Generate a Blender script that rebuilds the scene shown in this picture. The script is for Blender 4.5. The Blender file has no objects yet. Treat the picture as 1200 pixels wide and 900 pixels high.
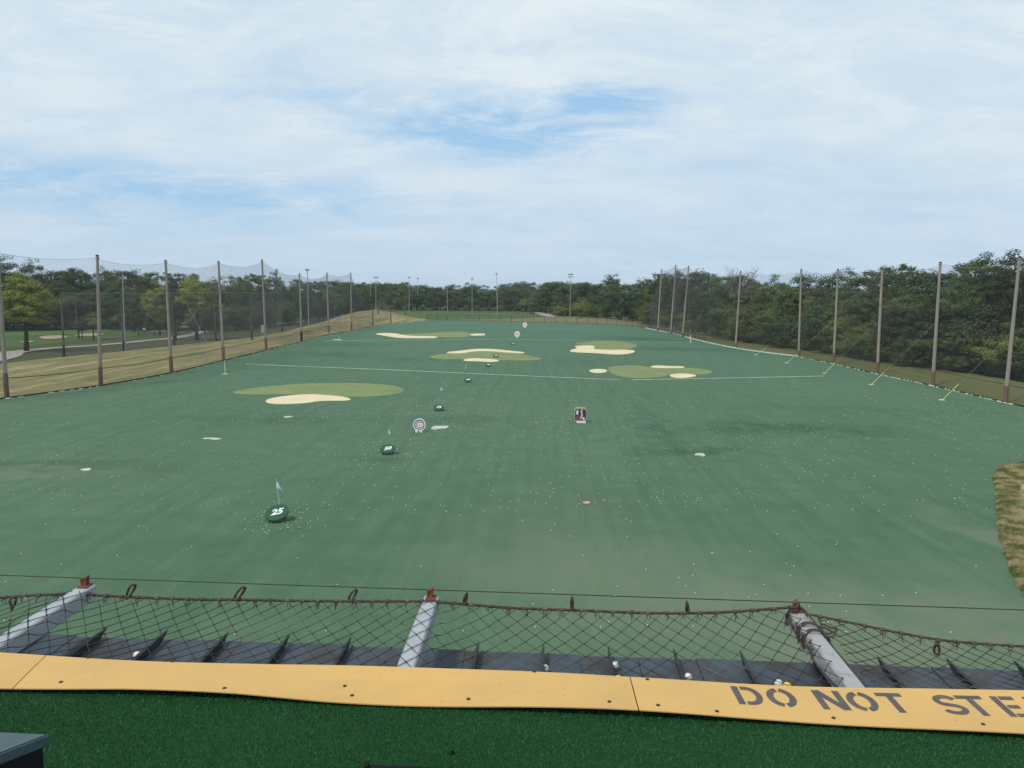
import bpy, bmesh, math, random
import numpy as np
from mathutils import Vector, Matrix
random.seed(7); RNG = np.random.default_rng(7)
sc = bpy.context.scene
COL = sc.collection
rad = math.radians
EYE = 10.0            # camera height above the field
DECK = EYE - 1.75     # deck floor level

# ------------------------------------------------------------------ camera
cam_d = bpy.data.cameras.new('camera'); cam = bpy.data.objects.new('camera', cam_d); COL.objects.link(cam)
cam_d.sensor_width = 36; cam_d.lens = 27.0; cam_d.clip_start = 0.05; cam_d.clip_end = 12000
R = (Matrix.Rotation(rad(2.2), 3, 'Z') @ Matrix.Rotation(math.pi/2 - rad(6.6), 3, 'X') @ Matrix.Rotation(rad(1.1), 3, 'Z'))
cam.matrix_world = Matrix.Translation((0, 0, EYE)) @ R.to_4x4()
sc.camera = cam

def ray(px, py):
    return R @ Vector(((px-600)/900, -(py-450)/900, -1))
def G(px, py, z=0.0):                      # where the survey pixel meets height z
    v = ray(px, py); t = (z-EYE)/v.z
    return Vector((v.x*t, v.y*t, z))
def PY(px, py, Y):                         # where it meets the plane y = Y
    v = ray(px, py); t = Y/v.y
    return Vector((v.x*t, Y, EYE+v.z*t))
def interp(prof, x):
    return float(np.interp(x, [p[0] for p in prof], [p[1] for p in prof]))

# ------------------------------------------------------------------ object helpers
def obj(name, me, mat=None, parent=None):
    o = bpy.data.objects.new(name, me); COL.objects.link(o)
    if mat is not None and me is not None and len(me.materials) == 0: me.materials.append(mat)
    if parent is not None: o.parent = parent
    return o
def tag(o, label=None, cat=None, group=None, kind=None):
    if label: o['label'] = label
    if cat: o['category'] = cat
    if group: o['group'] = group
    if kind: o['kind'] = kind
    return o
def thing(name, loc, label, cat, group=None, rz=0):
    o = bpy.data.objects.new(name, None); COL.objects.link(o)
    o.location = loc; o.rotation_euler = (0, 0, rz); o.empty_display_size = .2
    return tag(o, label, cat, group)
def mesh(verts, faces, name='m', smooth=False):
    me = bpy.data.meshes.new(name); me.from_pydata([tuple(v) for v in verts], [], faces); me.update()
    if smooth: me.polygons.foreach_set('use_smooth', [True]*len(me.polygons))
    return me
def fastmesh(V, k, name='m'):              # V: (n*k,3), faces of k consecutive vertices
    n = len(V)//k
    me = bpy.data.meshes.new(name)
    me.vertices.add(n*k); me.vertices.foreach_set('co', np.asarray(V, dtype=np.float32).ravel())
    me.loops.add(n*k); me.loops.foreach_set('vertex_index', np.arange(n*k, dtype=np.int32))
    me.polygons.add(n); me.polygons.foreach_set('loop_start', np.arange(0, n*k, k, dtype=np.int32))
    me.update(calc_edges=True); me.validate()
    return me
class MB:
    def __init__(s): s.v = []; s.f = []
    def add(s, v, f):
        n = len(s.v); s.v += [tuple(p) for p in v]; s.f += [tuple(i+n for i in q) for q in f]
    def box(s, x0, x1, y0, y1, z0, z1):
        s.add([(x0,y0,z0),(x1,y0,z0),(x1,y1,z0),(x0,y1,z0),(x0,y0,z1),(x1,y0,z1),(x1,y1,z1),(x0,y1,z1)],
              [(0,3,2,1),(4,5,6,7),(0,1,5,4),(1,2,6,5),(2,3,7,6),(3,0,4,7)])
    def tube(s, pts, r, n=6, cap=True, twist=0):
        pts = [Vector(p) for p in pts]; rr = r if isinstance(r, (list, tuple)) else [r]*len(pts)
        vs = []; up = Vector((0, 0, 1)); last = None
        for i, p in enumerate(pts):
            d = (pts[min(i+1, len(pts)-1)] - pts[max(i-1, 0)]).normalized()
            if last is None:
                a = d.cross(up if abs(d.z) < .95 else Vector((1, 0, 0))).normalized()
            else:
                a = (last - d*last.dot(d)).normalized()
            last = a; b = d.cross(a)
            for k in range(n):
                t = 2*math.pi*k/n + twist*i
                vs.append(p + (a*math.cos(t) + b*math.sin(t))*rr[i])
        fs = []
        for i in range(len(pts)-1):
            for k in range(n):
                fs.append((i*n+k, i*n+(k+1) % n, (i+1)*n+(k+1) % n, (i+1)*n+k))
        if cap:
            fs.append(tuple(range(n))[::-1]); fs.append(tuple((len(pts)-1)*n+k for k in range(n)))
        s.add(vs, fs)
    def ball(s, c, r, seg=8, ring=5, sc3=(1, 1, 1)):
        vs = [(c[0], c[1], c[2]+r*sc3[2])]
        for i in range(1, ring):
            t = math.pi*i/ring
            for k in range(seg):
                a = 2*math.pi*k/seg
                vs.append((c[0]+r*sc3[0]*math.sin(t)*math.cos(a), c[1]+r*sc3[1]*math.sin(t)*math.sin(a), c[2]+r*sc3[2]*math.cos(t)))
        vs.append((c[0], c[1], c[2]-r*sc3[2])); e = len(vs)-1
        fs = [(0, 1+k, 1+(k+1) % seg) for k in range(seg)]
        for i in range(ring-2):
            for k in range(seg):
                a = 1+i*seg
                fs.append((a+k, a+seg+k, a+seg+(k+1) % seg, a+(k+1) % seg))
        a = 1+(ring-2)*seg
        fs += [(a+k, e, a+(k+1) % seg) for k in range(seg)]
        s.add(vs, fs)
    def prism(s, poly, z0, z1):             # poly: xy list, extruded in z
        n = len(poly)
        s.add([(x, y, z0) for x, y in poly]+[(x, y, z1) for x, y in poly],
              [tuple(range(n))[::-1], tuple(range(n, 2*n))]+[(i, (i+1) % n, n+(i+1) % n, n+i) for i in range(n)])
    def mesh(s, name='m', smooth=False): return mesh(s.v, s.f, name, smooth)

# ------------------------------------------------------------------ materials
def mat_new(name, rough=.8, spec=.3):
    m = bpy.data.materials.new(name); m.use_nodes = True
    nt = m.node_tree; b = nt.nodes['Principled BSDF']
    b.inputs['Roughness'].default_value = rough
    b.inputs['Specular IOR Level'].default_value = spec
    return m, nt, b
def N(nt, t, **kw):
    n = nt.nodes.new(t)
    for k, v in kw.items():
        if k.startswith('i_'): n.inputs[k[2:].replace('_', ' ')].default_value = v
        else: setattr(n, k, v)
    return n
def noise(nt, vec, scale, detail=4, rough=.55, dist=0):
    n = N(nt, 'ShaderNodeTexNoise'); n.inputs['Scale'].default_value = scale
    n.inputs['Detail'].default_value = detail; n.inputs['Roughness'].default_value = rough
    n.inputs['Distortion'].default_value = dist
    if vec is not None: nt.links.new(vec, n.inputs['Vector'])
    return n.outputs['Fac']
def mapped(nt, scale=(1, 1, 1), coord='Object', rot=(0, 0, 0)):
    tc = N(nt, 'ShaderNodeTexCoord'); mp = N(nt, 'ShaderNodeMapping')
    mp.inputs['Scale'].default_value = scale; mp.inputs['Rotation'].default_value = rot
    nt.links.new(tc.outputs[coord], mp.inputs['Vector']); return mp.outputs['Vector']
def ramp(nt, fac, lo, hi):
    r = N(nt, 'ShaderNodeMapRange'); r.inputs['From Min'].default_value = lo; r.inputs['From Max'].default_value = hi
    r.clamp = True; nt.links.new(fac, r.inputs['Value']); return r.outputs['Result']
def mix(nt, fac, a, b, mode='MIX'):
    m = N(nt, 'ShaderNodeMix', data_type='RGBA', blend_type=mode)
    def put(s, v):
        if isinstance(v, (tuple, list)): m.inputs[s].default_value = (*v[:3], 1)
        else: nt.links.new(v, m.inputs[s])
    if isinstance(fac, (int, float)): m.inputs[0].default_value = fac
    else: nt.links.new(fac, m.inputs[0])
    put(6, a); put(7, b); return m.outputs[2]
def math_(nt, op, a, b=None, c=None):
    m = N(nt, 'ShaderNodeMath', operation=op)
    for i, v in enumerate((a, b, c)):
        if v is None: continue
        if isinstance(v, (int, float)): m.inputs[i].default_value = v
        else: nt.links.new(v, m.inputs[i])
    return m.outputs[0]
def bump(nt, b, h, strength=.3, dist=.02):
    n = N(nt, 'ShaderNodeBump'); n.inputs['Strength'].default_value = strength; n.inputs['Distance'].default_value = dist
    nt.links.new(h, n.inputs['Height']); nt.links.new(n.outputs[0], b.inputs['Normal'])
def simple(name, c1, c2=None, scale=5, rough=.8, spec=.3, lo=.35, hi=.65, stretch=(1, 1, 1), bmp=0, bdist=.01, metal=0):
    m, nt, b = mat_new(name, rough, spec); b.inputs['Metallic'].default_value = metal
    c2 = c2 or tuple(x*.75 for x in c1)
    v = mapped(nt, stretch); f = noise(nt, v, scale, 6)
    nt.links.new(mix(nt, ramp(nt, f, lo, hi), c1, c2), b.inputs['Base Color'])
    if bmp: bump(nt, b, noise(nt, v, scale*3, 5), bmp, bdist)
    return m

# field turf ---------------------------------------------------------------
def turf_material():
    m, nt, b = mat_new('field_turf', .92, .15)
    tc = N(nt, 'ShaderNodeTexCoord'); co = tc.outputs['Object']
    sep = N(nt, 'ShaderNodeSeparateXYZ'); nt.links.new(co, sep.inputs[0])
    big = noise(nt, mapped(nt, (1, .55, 1)), .045, 4, .6, .4)
    c = mix(nt, ramp(nt, big, .35, .68), (.076, .138, .080), (.098, .162, .102))
    # bluish tone down-range
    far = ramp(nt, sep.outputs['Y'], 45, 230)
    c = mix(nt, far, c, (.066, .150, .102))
    # long brushed streaks
    st = noise(nt, mapped(nt, (1.6, .06, 1), rot=(0, 0, rad(6))), 1.0, 5, .65)
    c = mix(nt, math_(nt, 'MULTIPLY', ramp(nt, st, .42, .66), .6), c, (.044, .098, .052))
    st2 = noise(nt, mapped(nt, (.05, .9, 1), rot=(0, 0, rad(-8))), 1.0, 5, .6)
    c = mix(nt, math_(nt, 'MULTIPLY', ramp(nt, st2, .48, .72), .3), c, (.096, .168, .105))
    # mottling
    mo = noise(nt, mapped(nt, (1, 1, 1)), .5, 8, .7)
    c = mix(nt, math_(nt, 'MULTIPLY', ramp(nt, mo, .38, .62), .5), c, (.044, .096, .052))
    fi = noise(nt, co, 9, 4, .8)
    c = mix(nt, math_(nt, 'MULTIPLY', ramp(nt, fi, .42, .62), .5), c, (.098, .172, .104))
    # carpet seams every 4.6 m
    w = math_(nt, 'ABSOLUTE', math_(nt, 'SUBTRACT', math_(nt, 'FRACT', math_(nt, 'DIVIDE', math_(nt, 'ADD', sep.outputs['X'], 1.3), 4.6)), .5))
    seam = ramp(nt, w, .493, .4995); sn = ramp(nt, noise(nt, mapped(nt, (.6, .05, 1)), 1, 3), .5, .7)
    c = mix(nt, math_(nt, 'MULTIPLY', math_(nt, 'MULTIPLY', seam, sn), .5), c, (.03, .07, .045))
    # stained / worn patches (centre x,y, radii, colour, strength)
    warp = N(nt, 'ShaderNodeTexNoise'); warp.inputs['Scale'].default_value = .35; warp.inputs['Detail'].default_value = 6
    nt.links.new(co, warp.inputs['Vector'])
    wv = N(nt, 'ShaderNodeVectorMath', operation='MULTIPLY_ADD'); nt.links.new(warp.outputs['Color'], wv.inputs[0])
    wv.inputs[1].default_value = (7, 9, 0); 
    s2 = N(nt, 'ShaderNodeVectorMath', operation='SUBTRACT'); nt.links.new(co, s2.inputs[0]); s2.inputs[1].default_value = (3.5, 4.5, 0)
    nt.links.new(s2.outputs[0], wv.inputs[2])
    dark = (.026, .072, .04); tan = (.15, .185, .125); brn = (.10, .105, .07)
    for (px, py, rx, ry, col, k) in [
            (925, 503, 11, 3.5, dark, .75), (812, 528, 4.5, 2.2, dark, .8), (748, 397, 14, 12, dark, .7), (800, 409, 18, 9, dark, .6),
            (480, 421, 14, 6, dark, .3), (380, 415, 9, 8, dark, .6), (408, 404, 9, 9, dark, .5), (60, 546, 9, 2, dark, .5),
            (20, 556, 4, 1.2, tan, .6), (110, 550, 5, 1, brn, .4), (360, 569, 1.7, 1.3, dark, .5), (372, 570, .8, .6, tan, .5),
            (300, 492, 8, 3, dark, .3), (545, 491, 6, 3, dark, .35), (455, 533, 3, 1.5, dark, .3), (685, 590, 2.2, .9, brn, .55), (770, 500, 1.6, 12, dark, .4),
            (900, 745, 9, 4.5, tan, .6), (1130, 745, 8, 6, tan, .7), (700, 665, 8, 4, tan, .5), (640, 630, 5, 8, tan, .3), (800, 700, 8, 3, tan, .4), (1175, 640, 1.2, 6, tan, .7),
            (1020, 455, 9, 6, tan, .12), (560, 480, 12, 6, tan, .13), (560, 600, 10, 8, dark, .16), (1000, 600, 12, 8, dark, .14), (200, 640, 12, 6, dark, .12),
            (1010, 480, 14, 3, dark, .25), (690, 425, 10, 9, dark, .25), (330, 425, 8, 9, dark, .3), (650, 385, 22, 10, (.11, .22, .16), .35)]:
        p = G(px, py)
        sb = N(nt, 'ShaderNodeVectorMath', operation='SUBTRACT'); nt.links.new(wv.outputs[0], sb.inputs[0]); sb.inputs[1].default_value = (p.x, p.y, 0)
        dv = N(nt, 'ShaderNodeVectorMath', operation='DIVIDE'); nt.links.new(sb.outputs[0], dv.inputs[0]); dv.inputs[1].default_value = (rx, ry, 1000)
        ln = N(nt, 'ShaderNodeVectorMath', operation='LENGTH'); nt.links.new(dv.outputs[0], ln.inputs[0])
        inv = math_(nt, 'SUBTRACT', 1, ramp(nt, ln.outputs['Value'], .1, 1.15))
        c = mix(nt, math_(nt, 'MULTIPLY', math_(nt, 'MULTIPLY', inv, k), math_(nt, 'ADD', math_(nt, 'MULTIPLY', ramp(nt, mo, .3, .65), .9), .3)), c, col)
    nt.links.new(c, b.inputs['Base Color'])
    bump(nt, b, noise(nt, co, 14, 6, .8), .6, .04)
    return m
M = {}
M['turf'] = turf_material()

def grass_material(name, cols, scale=.12, fine=2.5, stripes=0, rot=0):
    m, nt, b = mat_new(name, .95, .1)
    a = noise(nt, mapped(nt, (1, .6, 1), rot=(0, 0, rot)), scale, 6, .65, .2)
    c = mix(nt, ramp(nt, a, .32, .68), cols[0], cols[1])
    s = noise(nt, mapped(nt, (1.3, .12, 1), rot=(0, 0, rot)), .9, 6, .7)
    c = mix(nt, math_(nt, 'MULTIPLY', ramp(nt, s, .42, .7), .6), c, cols[2])
    f = noise(nt, mapped(nt), fine, 8, .75)
    c = mix(nt, math_(nt, 'MULTIPLY', ramp(nt, f, .45, .75), .5), c, tuple(x*.45 for x in cols[0]))
    if stripes:
        st = noise(nt, mapped(nt, (1.7, .025, 1), rot=(0, 0, rot)), .9, 5, .65)
        c = mix(nt, math_(nt, 'MULTIPLY', ramp(nt, st, .5, .62), stripes), c, cols[3])
    nt.links.new(c, b.inputs['Base Color']); bump(nt, b, noise(nt, mapped(nt), 3, 6), .5, .1)
    return m
M['ground'] = grass_material('rough_grass', [(.06, .085, .028), (.085, .095, .04), (.055, .075, .025)])
M['shade_grass'] = grass_material('shade_toned_grass', [(.05, .07, .025), (.085, .08, .045), (.045, .06, .022)])  # darker grass tones paint in the shade between cart path and bank
M['fairway'] = grass_material('fairway_grass', [(.06, .105, .03), (.08, .125, .035), (.05, .085, .03)])
M['bank'] = grass_material('mown_bank_grass', [(.27, .21, .10), (.10, .135, .045), (.11, .125, .042), (.36, .29, .16)], .22, 2.0, .85, rad(-2))
M['bank2'] = grass_material('verge_grass', [(.10, .125, .04), (.15, .14, .06), (.08, .10, .03), (.2, .17, .09)], .15, 2.0, .5)
M['farbrown'] = grass_material('dry_verge_grass', [(.19, .165, .08), (.15, .15, .07), (.13, .14, .05), (.2, .16, .1)], .06, 1.0, .5)
M['patch'] = grass_material('dry_grass', [(.20, .17, .085), (.12, .14, .05), (.30, .25, .15), (.42, .35, .24)], .5, 4, .7, rad(-15))
M['path'] = simple('path_gravel', (.33, .31, .27), (.26, .24, .21), .5, .95, .1)
M['sand'] = simple('bunker_carpet', (.66, .56, .37), (.60, .50, .33), .6, .95, .1, stretch=(1, .5, 1))
M['csand'] = simple('bunker_sand', (.36, .30, .22), (.27, .22, .16), .4, .95, .1)
M['green'] = simple('green_carpet', (.20, .235, .105), (.155, .205, .09), .25, .95, .1)
M['line'] = simple('line_paint', (.42, .46, .36), (.20, .30, .21), .7, .9, .1, .45, .7)
M['whiteish'] = simple('white_edging', (.52, .56, .5), (.28, .35, .28), 1.6, .8, .2)
M['white'] = simple('white_plastic', (.75, .75, .72), (.62, .63, .6), 8, .5, .4)
M['ballw'] = simple('ball_white', (.72, .73, .68), (.6, .62, .57), 30, .35, .5)
M['bally'] = simple('ball_yellow', (.8, .58, .06), (.7, .5, .05), 30, .35, .5)

def pole_material():
    m, nt, b = mat_new('weathered_wood_pole', .9, .15)
    tc = N(nt, 'ShaderNodeTexCoord'); sep = N(nt, 'ShaderNodeSeparateXYZ'); nt.links.new(tc.outputs['Object'], sep.inputs[0])
    v = mapped(nt, (6, 6, .35)); f = noise(nt, v, 1.5, 6, .7)
    c = mix(nt, ramp(nt, f, .3, .7), (.34, .30, .265), (.21, .185, .165))
    f2 = noise(nt, mapped(nt, (1, 1, .5)), .8, 4)
    c = mix(nt, math_(nt, 'MULTIPLY', ramp(nt, f2, .55, .7), .4), c, (.15, .125, .11))
    nt.links.new(c, b.inputs['Base Color']); bump(nt, b, f, .5, .02); return m
M['pole'] = pole_material()
M['polebase'] = simple('rusty_sleeve', (.20, .125, .085), (.12, .085, .07), 2.5, .9, .15, stretch=(3, 3, .6))
M['darkpole'] = simple('dark_pole_foot', (.04, .032, .028), (.06, .05, .04), 2, .9, .1)
M['slimpole'] = simple('grey_wood_pole', (.13, .115, .10), (.08, .07, .062), 2, .9, .15, stretch=(3, 3, .4))
M['net'] = simple('net_twine', (.15, .155, .165), (.12, .125, .135), 1, .9, .1)
M['cable'] = simple('black_cable', (.02, .02, .022), (.03, .03, .03), 3, .6, .3)
M['steel'] = simple('galvanised_steel', (.36, .38, .4), (.26, .28, .3), 2, .5, .5)
M['lamp'] = simple('lamp_housing', (.12, .13, .14), (.08, .085, .09), 2, .5, .5)
M['guyyel'] = simple('guy_sleeve_yellow', (.42, .46, .17), (.34, .39, .15), 3, .6, .3)
M['discgreen'] = simple('marker_green', (.010, .080, .036), (.022, .065, .035), 3, .6, .3)
M['red'] = simple('paint_red', (.45, .05, .05), (.36, .05, .05), 5, .6, .3)
M['pink'] = simple('paint_faded_pink', (.6, .3, .3), (.5, .24, .26), 5, .6, .3)
M['blue'] = simple('paint_blue', (.06, .08, .32), (.07, .09, .26), 5, .6, .3)
M['lilac'] = simple('paint_lilac', (.5, .44, .56), (.4, .36, .46), 5, .6, .3)
M['navy'] = simple('paint_navy', (.03, .03, .05), (.05, .04, .07), 5, .6, .3)
M['maroon'] = simple('paint_maroon', (.22, .07, .07), (.15, .06, .06), 5, .6, .3)
M['tan'] = simple('frame_tan', (.45, .33, .22), (.38, .28, .2), 5, .7, .3)
M['flag'] = simple('flag_cloth', (.55, .66, .8), (.45, .56, .74), 5, .8, .1)
M['fibre'] = simple('flag_stick', (.5, .55, .42), (.42, .48, .36), 5, .5, .3)

# ------------------------------------------------------------------ light, sky, air
SUN_EL, SUN_AZ = 52, -135       # azimuth from +Y, negative = left
w = bpy.data.worlds.new('World'); sc.world = w; w.use_nodes = True
nt = w.node_tree; bg = nt.nodes['Background']; bg.inputs['Strength'].default_value = .10
sky = N(nt, 'ShaderNodeTexSky', sky_type='NISHITA', sun_disc=False, sun_elevation=rad(SUN_EL), sun_rotation=rad(SUN_AZ))
sky.air_density = 1.2; sky.dust_density = 1.0; sky.ozone_density = 1.0
tc = N(nt, 'ShaderNodeTexCoord'); D = tc.outputs['Generated']
sep = N(nt, 'ShaderNodeSeparateXYZ'); nt.links.new(D, sep.inputs[0])
zz = math_(nt, 'ADD', math_(nt, 'MAXIMUM', sep.outputs['Z'], 0), .22)
cx = math_(nt, 'DIVIDE', sep.outputs['X'], zz); cy = math_(nt, 'DIVIDE', sep.outputs['Y'], zz)
cb = N(nt, 'ShaderNodeCombineXYZ'); nt.links.new(cx, cb.inputs[0]); nt.links.new(cy, cb.inputs[1])
def sn(scale, st, det=6, ro=.6, di=0, rz=0, loc=(0, 0, 0)):
    mp = N(nt, 'ShaderNodeMapping'); mp.inputs['Scale'].default_value = st; mp.inputs['Rotation'].default_value = (0, 0, rz); mp.inputs['Location'].default_value = loc
    nt.links.new(cb.outputs[0], mp.inputs['Vector']); return noise(nt, mp.outputs[0], scale, det, ro, di)
layer = sn(.75, (1, 1.0, 1), 9, .58, .5, rad(20), (2.3, 5.1, 0))
wisps = sn(3.2, (.8, 1.25, 1), 12, .68, .5, rad(14), (7, 1, 0))
# thin spot in the cloud sheet, low left band
def spot(px, py, rx, rz):
    v = ray(px, py).normalized()
    sb = N(nt, 'ShaderNodeVectorMath', operation='SUBTRACT'); nt.links.new(D, sb.inputs[0]); sb.inputs[1].default_value = v
    dv = N(nt, 'ShaderNodeVectorMath', operation='DIVIDE'); nt.links.new(sb.outputs[0], dv.inputs[0]); dv.inputs[1].default_value = (rx, 1, rz)
    ln = N(nt, 'ShaderNodeVectorMath', operation='LENGTH'); nt.links.new(dv.outputs[0], ln.inputs[0])
    return math_(nt, 'SUBTRACT', 1, ramp(nt, ln.outputs['Value'], .0, 1.2))
sp = math_(nt, 'MAXIMUM', spot(590, 150, .20, .045), math_(nt, 'MULTIPLY', spot(700, 118, .10, .028), 1.1))
sp = math_(nt, 'MAXIMUM', sp, math_(nt, 'MULTIPLY', spot(120, 222, .42, .035), .75))
sp = math_(nt, 'MAXIMUM', sp, math_(nt, 'MULTIPLY', spot(470, 128, .2, .02), .6))
dens = math_(nt, 'ADD', math_(nt, 'ADD', math_(nt, 'MULTIPLY', layer, .75), math_(nt, 'MULTIPLY', wisps, 1.05)), .14)
dens = math_(nt, 'SUBTRACT', dens, math_(nt, 'MULTIPLY', math_(nt, 'MULTIPLY', sp, ramp(nt, wisps, .66, .38)), 1.5))
cover = ramp(nt, dens, .12, 1.15)
bright = ramp(nt, math_(nt, 'ADD', math_(nt, 'MULTIPLY', wisps, .6), math_(nt, 'MULTIPLY', layer, .5)), .38, .75)
ccol = mix(nt, bright, (6.1, 7.15, 7.85), (7.6, 8.3, 8.65))
hz = math_(nt, 'SUBTRACT', 1, ramp(nt, sep.outputs['Z'], 0, .30))
ccol = mix(nt, math_(nt, 'MULTIPLY', hz, .85), ccol, (4.9, 6.25, 7.6))
thin = mix(nt, .8, sky.outputs[0], (3.4, 5.75, 8.3))
skyc = mix(nt, cover, thin, ccol)
nt.links.new(skyc, bg.inputs['Color'])
sd = bpy.data.lights.new('sun', 'SUN'); so = bpy.data.objects.new('sun', sd); COL.objects.link(so)
sd.energy = 2.4; sd.angle = rad(7); sd.color = (1, .95, .87)
dirv = Vector((math.sin(rad(SUN_AZ))*math.cos(rad(SUN_EL)), math.cos(rad(SUN_AZ))*math.cos(rad(SUN_EL)), math.sin(rad(SUN_EL))))
so.rotation_euler = dirv.to_track_quat('Z', 'Y').to_euler(); so.location = (0, 0, 60)
vs = sc.view_settings; vs.view_transform = 'Standard'; vs.look = 'None'; vs.exposure = 0.12; vs.gamma = 1
sc.render.engine = 'CYCLES'; sc.cycles.samples = 128; sc.render.resolution_x = 1024; sc.render.resolution_y = 768
sc.cycles.volume_bounces = 0; sc.cycles.max_bounces = 6

# ------------------------------------------------------------------ the ground
def smooth_closed(pts, it=2):
    for _ in range(it):
        q = []
        for i in range(len(pts)):
            a, b = pts[i], pts[(i+1) % len(pts)]
            q += [a*.75+b*.25, a*.25+b*.75]
        pts = q
    return pts
def smooth_open(pts, it=2):
    for _ in range(it):
        q = [pts[0]]
        for a, b in zip(pts[:-1], pts[1:]): q += [a*.75+b*.25, a*.25+b*.75]
        pts = q+[pts[-1]]
    return pts
def sheet(pxs, z, smooth=2, thick=None):
    pts = [G(x, y, z) for x, y in pxs]
    if smooth: pts = smooth_closed(pts, smooth)
    mb = MB(); n = len(pts)
    mb.add([tuple(p) for p in pts], [tuple(range(n))])
    if thick: mb.add([tuple(p) for p in pts]+[(p.x, p.y, z-thick) for p in pts], [(i, (i+1) % n, n+(i+1) % n, n+i) for i in range(n)])
    me = mb.mesh()
    bm = bmesh.new(); bm.from_mesh(me); bmesh.ops.triangulate(bm, faces=[f for f in bm.faces if len(f.verts) > 4])
    bmesh.ops.recalc_face_normals(bm, faces=bm.faces); 
    for f in bm.faces:
        if abs(f.normal.z) > .9 and f.normal.z < 0: f.normal_flip()
    bm.to_mesh(me); bm.free(); return me
mb = MB(); mb.add([(-1600, -300, -.35), (1600, -300, -.35), (1600, 2600, -.35), (-1600, 2600, -.35)], [(0, 1, 2, 3)])
tag(obj('ground', mb.mesh(), M['ground']), kind='structure')

LEFT = [(8, 467), (118, 453), (201, 438), (262, 423), (312, 411), (353, 401), (385, 392), (412, 388), (437, 382.5), (458, 380), (480, 377.5), (500, 375.5)]
FAR = [(530, 375.5), (600, 377.3), (660, 378.6), (700, 380), (745, 382.2), (758, 385)]
RIGHT = [(775, 388.5), (790, 391), (806, 396), (830, 402), (864, 409), (900, 414), (936, 418), (977, 426), (1026, 438), (1092, 452), (1178, 472)]
fieldpts = [Vector((-62, -20, 0)), Vector((-54, 30, 0)), Vector((-51, 55, 0))] + [G(*p) for p in LEFT+FAR+RIGHT]
pe = G(1178, 472)
fieldpts += [Vector((pe.x+.3, pe.y-14, 0)), Vector((pe.x+1, 40, 0)), Vector((pe.x+3, -20, 0))]
n = len(fieldpts); me = mesh([tuple(p) for p in fieldpts], [tuple(range(n))][::-1])
bm = bmesh.new(); bm.from_mesh(me); bmesh.ops.triangulate(bm, faces=bm.faces[:])
for f in bm.faces:
    if f.normal.z < 0: f.normal_flip()
bm.to_mesh(me); bm.free()
tag(obj('turf_field', me, M['turf']), kind='structure')

def strip_mesh(rows):                       # rows: list of equally long polylines
    mb = MB(); k = len(rows[0])
    v = [tuple(p) for r in rows for p in r]
    f = [(i*k+j, i*k+j+1, (i+1)*k+j+1, (i+1)*k+j) for i in range(len(rows)-1) for j in range(k-1)]
    me = mesh(v, f, smooth=True)
    bm = bmesh.new(); bm.from_mesh(me); bmesh.ops.recalc_face_normals(bm, faces=bm.faces)
    if sum(f.normal.z for f in bm.faces) < 0:
        bmesh.ops.reverse_faces(bm, faces=bm.faces)
    bm.to_mesh(me); bm.free(); return me
# left mown bank: from the field edge up to its crest and down behind
xs = list(np.linspace(-150, 500, 66))
CREST = [(-150, 447, .1), (0, 427, .2), (72, 418.5, .3), (143, 411.5, .3), (200, 405.5, .4), (262, 399, .6), (300, 395, .8), (330, 389.5, 1.2), (360, 382, 1.8), (385, 375.5, 2.2), (400, 370, 2.4), (420, 365, 2.8), (440, 363, 3.0), (460, 366, 2.4), (480, 371, 1.2), (500, 374.3, .3)]
LE = [(-150, 489)]+LEFT
rows = [[], [], [], [], [], [], []]
for x in xs:
    e = G(x+2, interp(LE, x)-.1, -.04); cy_ = interp([(a, b) for a, b, c in CREST], x); cz = interp([(a, c) for a, b, c in CREST], x)
    c = G(x, cy_, cz); b_ = Vector((c.x*1.03-3, c.y*1.03+3, -.5))
    for i, t in enumerate((0, .25, .5, .75, 1)):
        p = e.lerp(c, t); p.z = -.04 + (cz+.04)*(t*t*(3-2*t)) + (.08*math.sin(x*.13+t*7) if 0 < t < 1 else 0); rows[i].append(p)
    rows[5].append(c.lerp(b_, .5)+Vector((0, 0, cz*.25))); rows[6].append(b_)
tag(obj('bank', strip_mesh(rows), M['bank']), kind='structure')
# right verge between the turf and the wood
rows = [[], [], [], []]
RV = [(745, 382), (758, 385)]+RIGHT+[(1300, 500)]
for x in np.linspace(745, 1300, 50):
    e = G(x, interp(RV, x)-.2, -.05)
    for i, t in enumerate((0, 2.5, 6, 14)):
        rows[i].append(Vector((e.x+t, e.y+t*.45, (-.05, -.2, .0, .1)[i]+.05*math.sin(x*.2))))
tag(obj('verge', strip_mesh(rows), M['bank2']), kind='structure')
def flat(name, pxs, z, mat, smooth=2, **kw):
    return tag(obj(name, sheet(pxs, z, smooth), mat), kind='structure')
flat('far_verge', [(478, 376.6), (500, 375), (530, 375.2), (600, 377), (660, 378.3), (700, 379.7), (745, 381.9), (757, 384.6), (800, 392), (835, 398), (850, 390), (800, 378), (760, 372.5), (700, 371), (640, 371.3), (600, 372.5), (560, 372), (520, 371.6), (485, 372)], -.30, M['farbrown'], 0)
flat('fairway', [(420, 374), (520, 374), (560, 374), (600, 373.5), (625, 372), (640, 369.8), (630, 366.8), (560, 366.5), (500, 365.5), (440, 365)], -.26, M['fairway'], 1)
flat('fairway_left', [(-60, 412), (0, 409), (60, 403.5), (130, 397), (175, 392), (180, 384), (120, 383), (0, 386), (-60, 388)], -.30, M['fairway'], 1)
flat('under_trees_grass', [(-60, 432), (0, 427), (72, 418), (143, 411), (200, 405), (262, 399), (310, 392), (300, 384), (215, 394), (172, 399), (114, 405), (55, 409), (0, 420), (-60, 426)], -.31, M['shade_grass'], 0)
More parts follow.
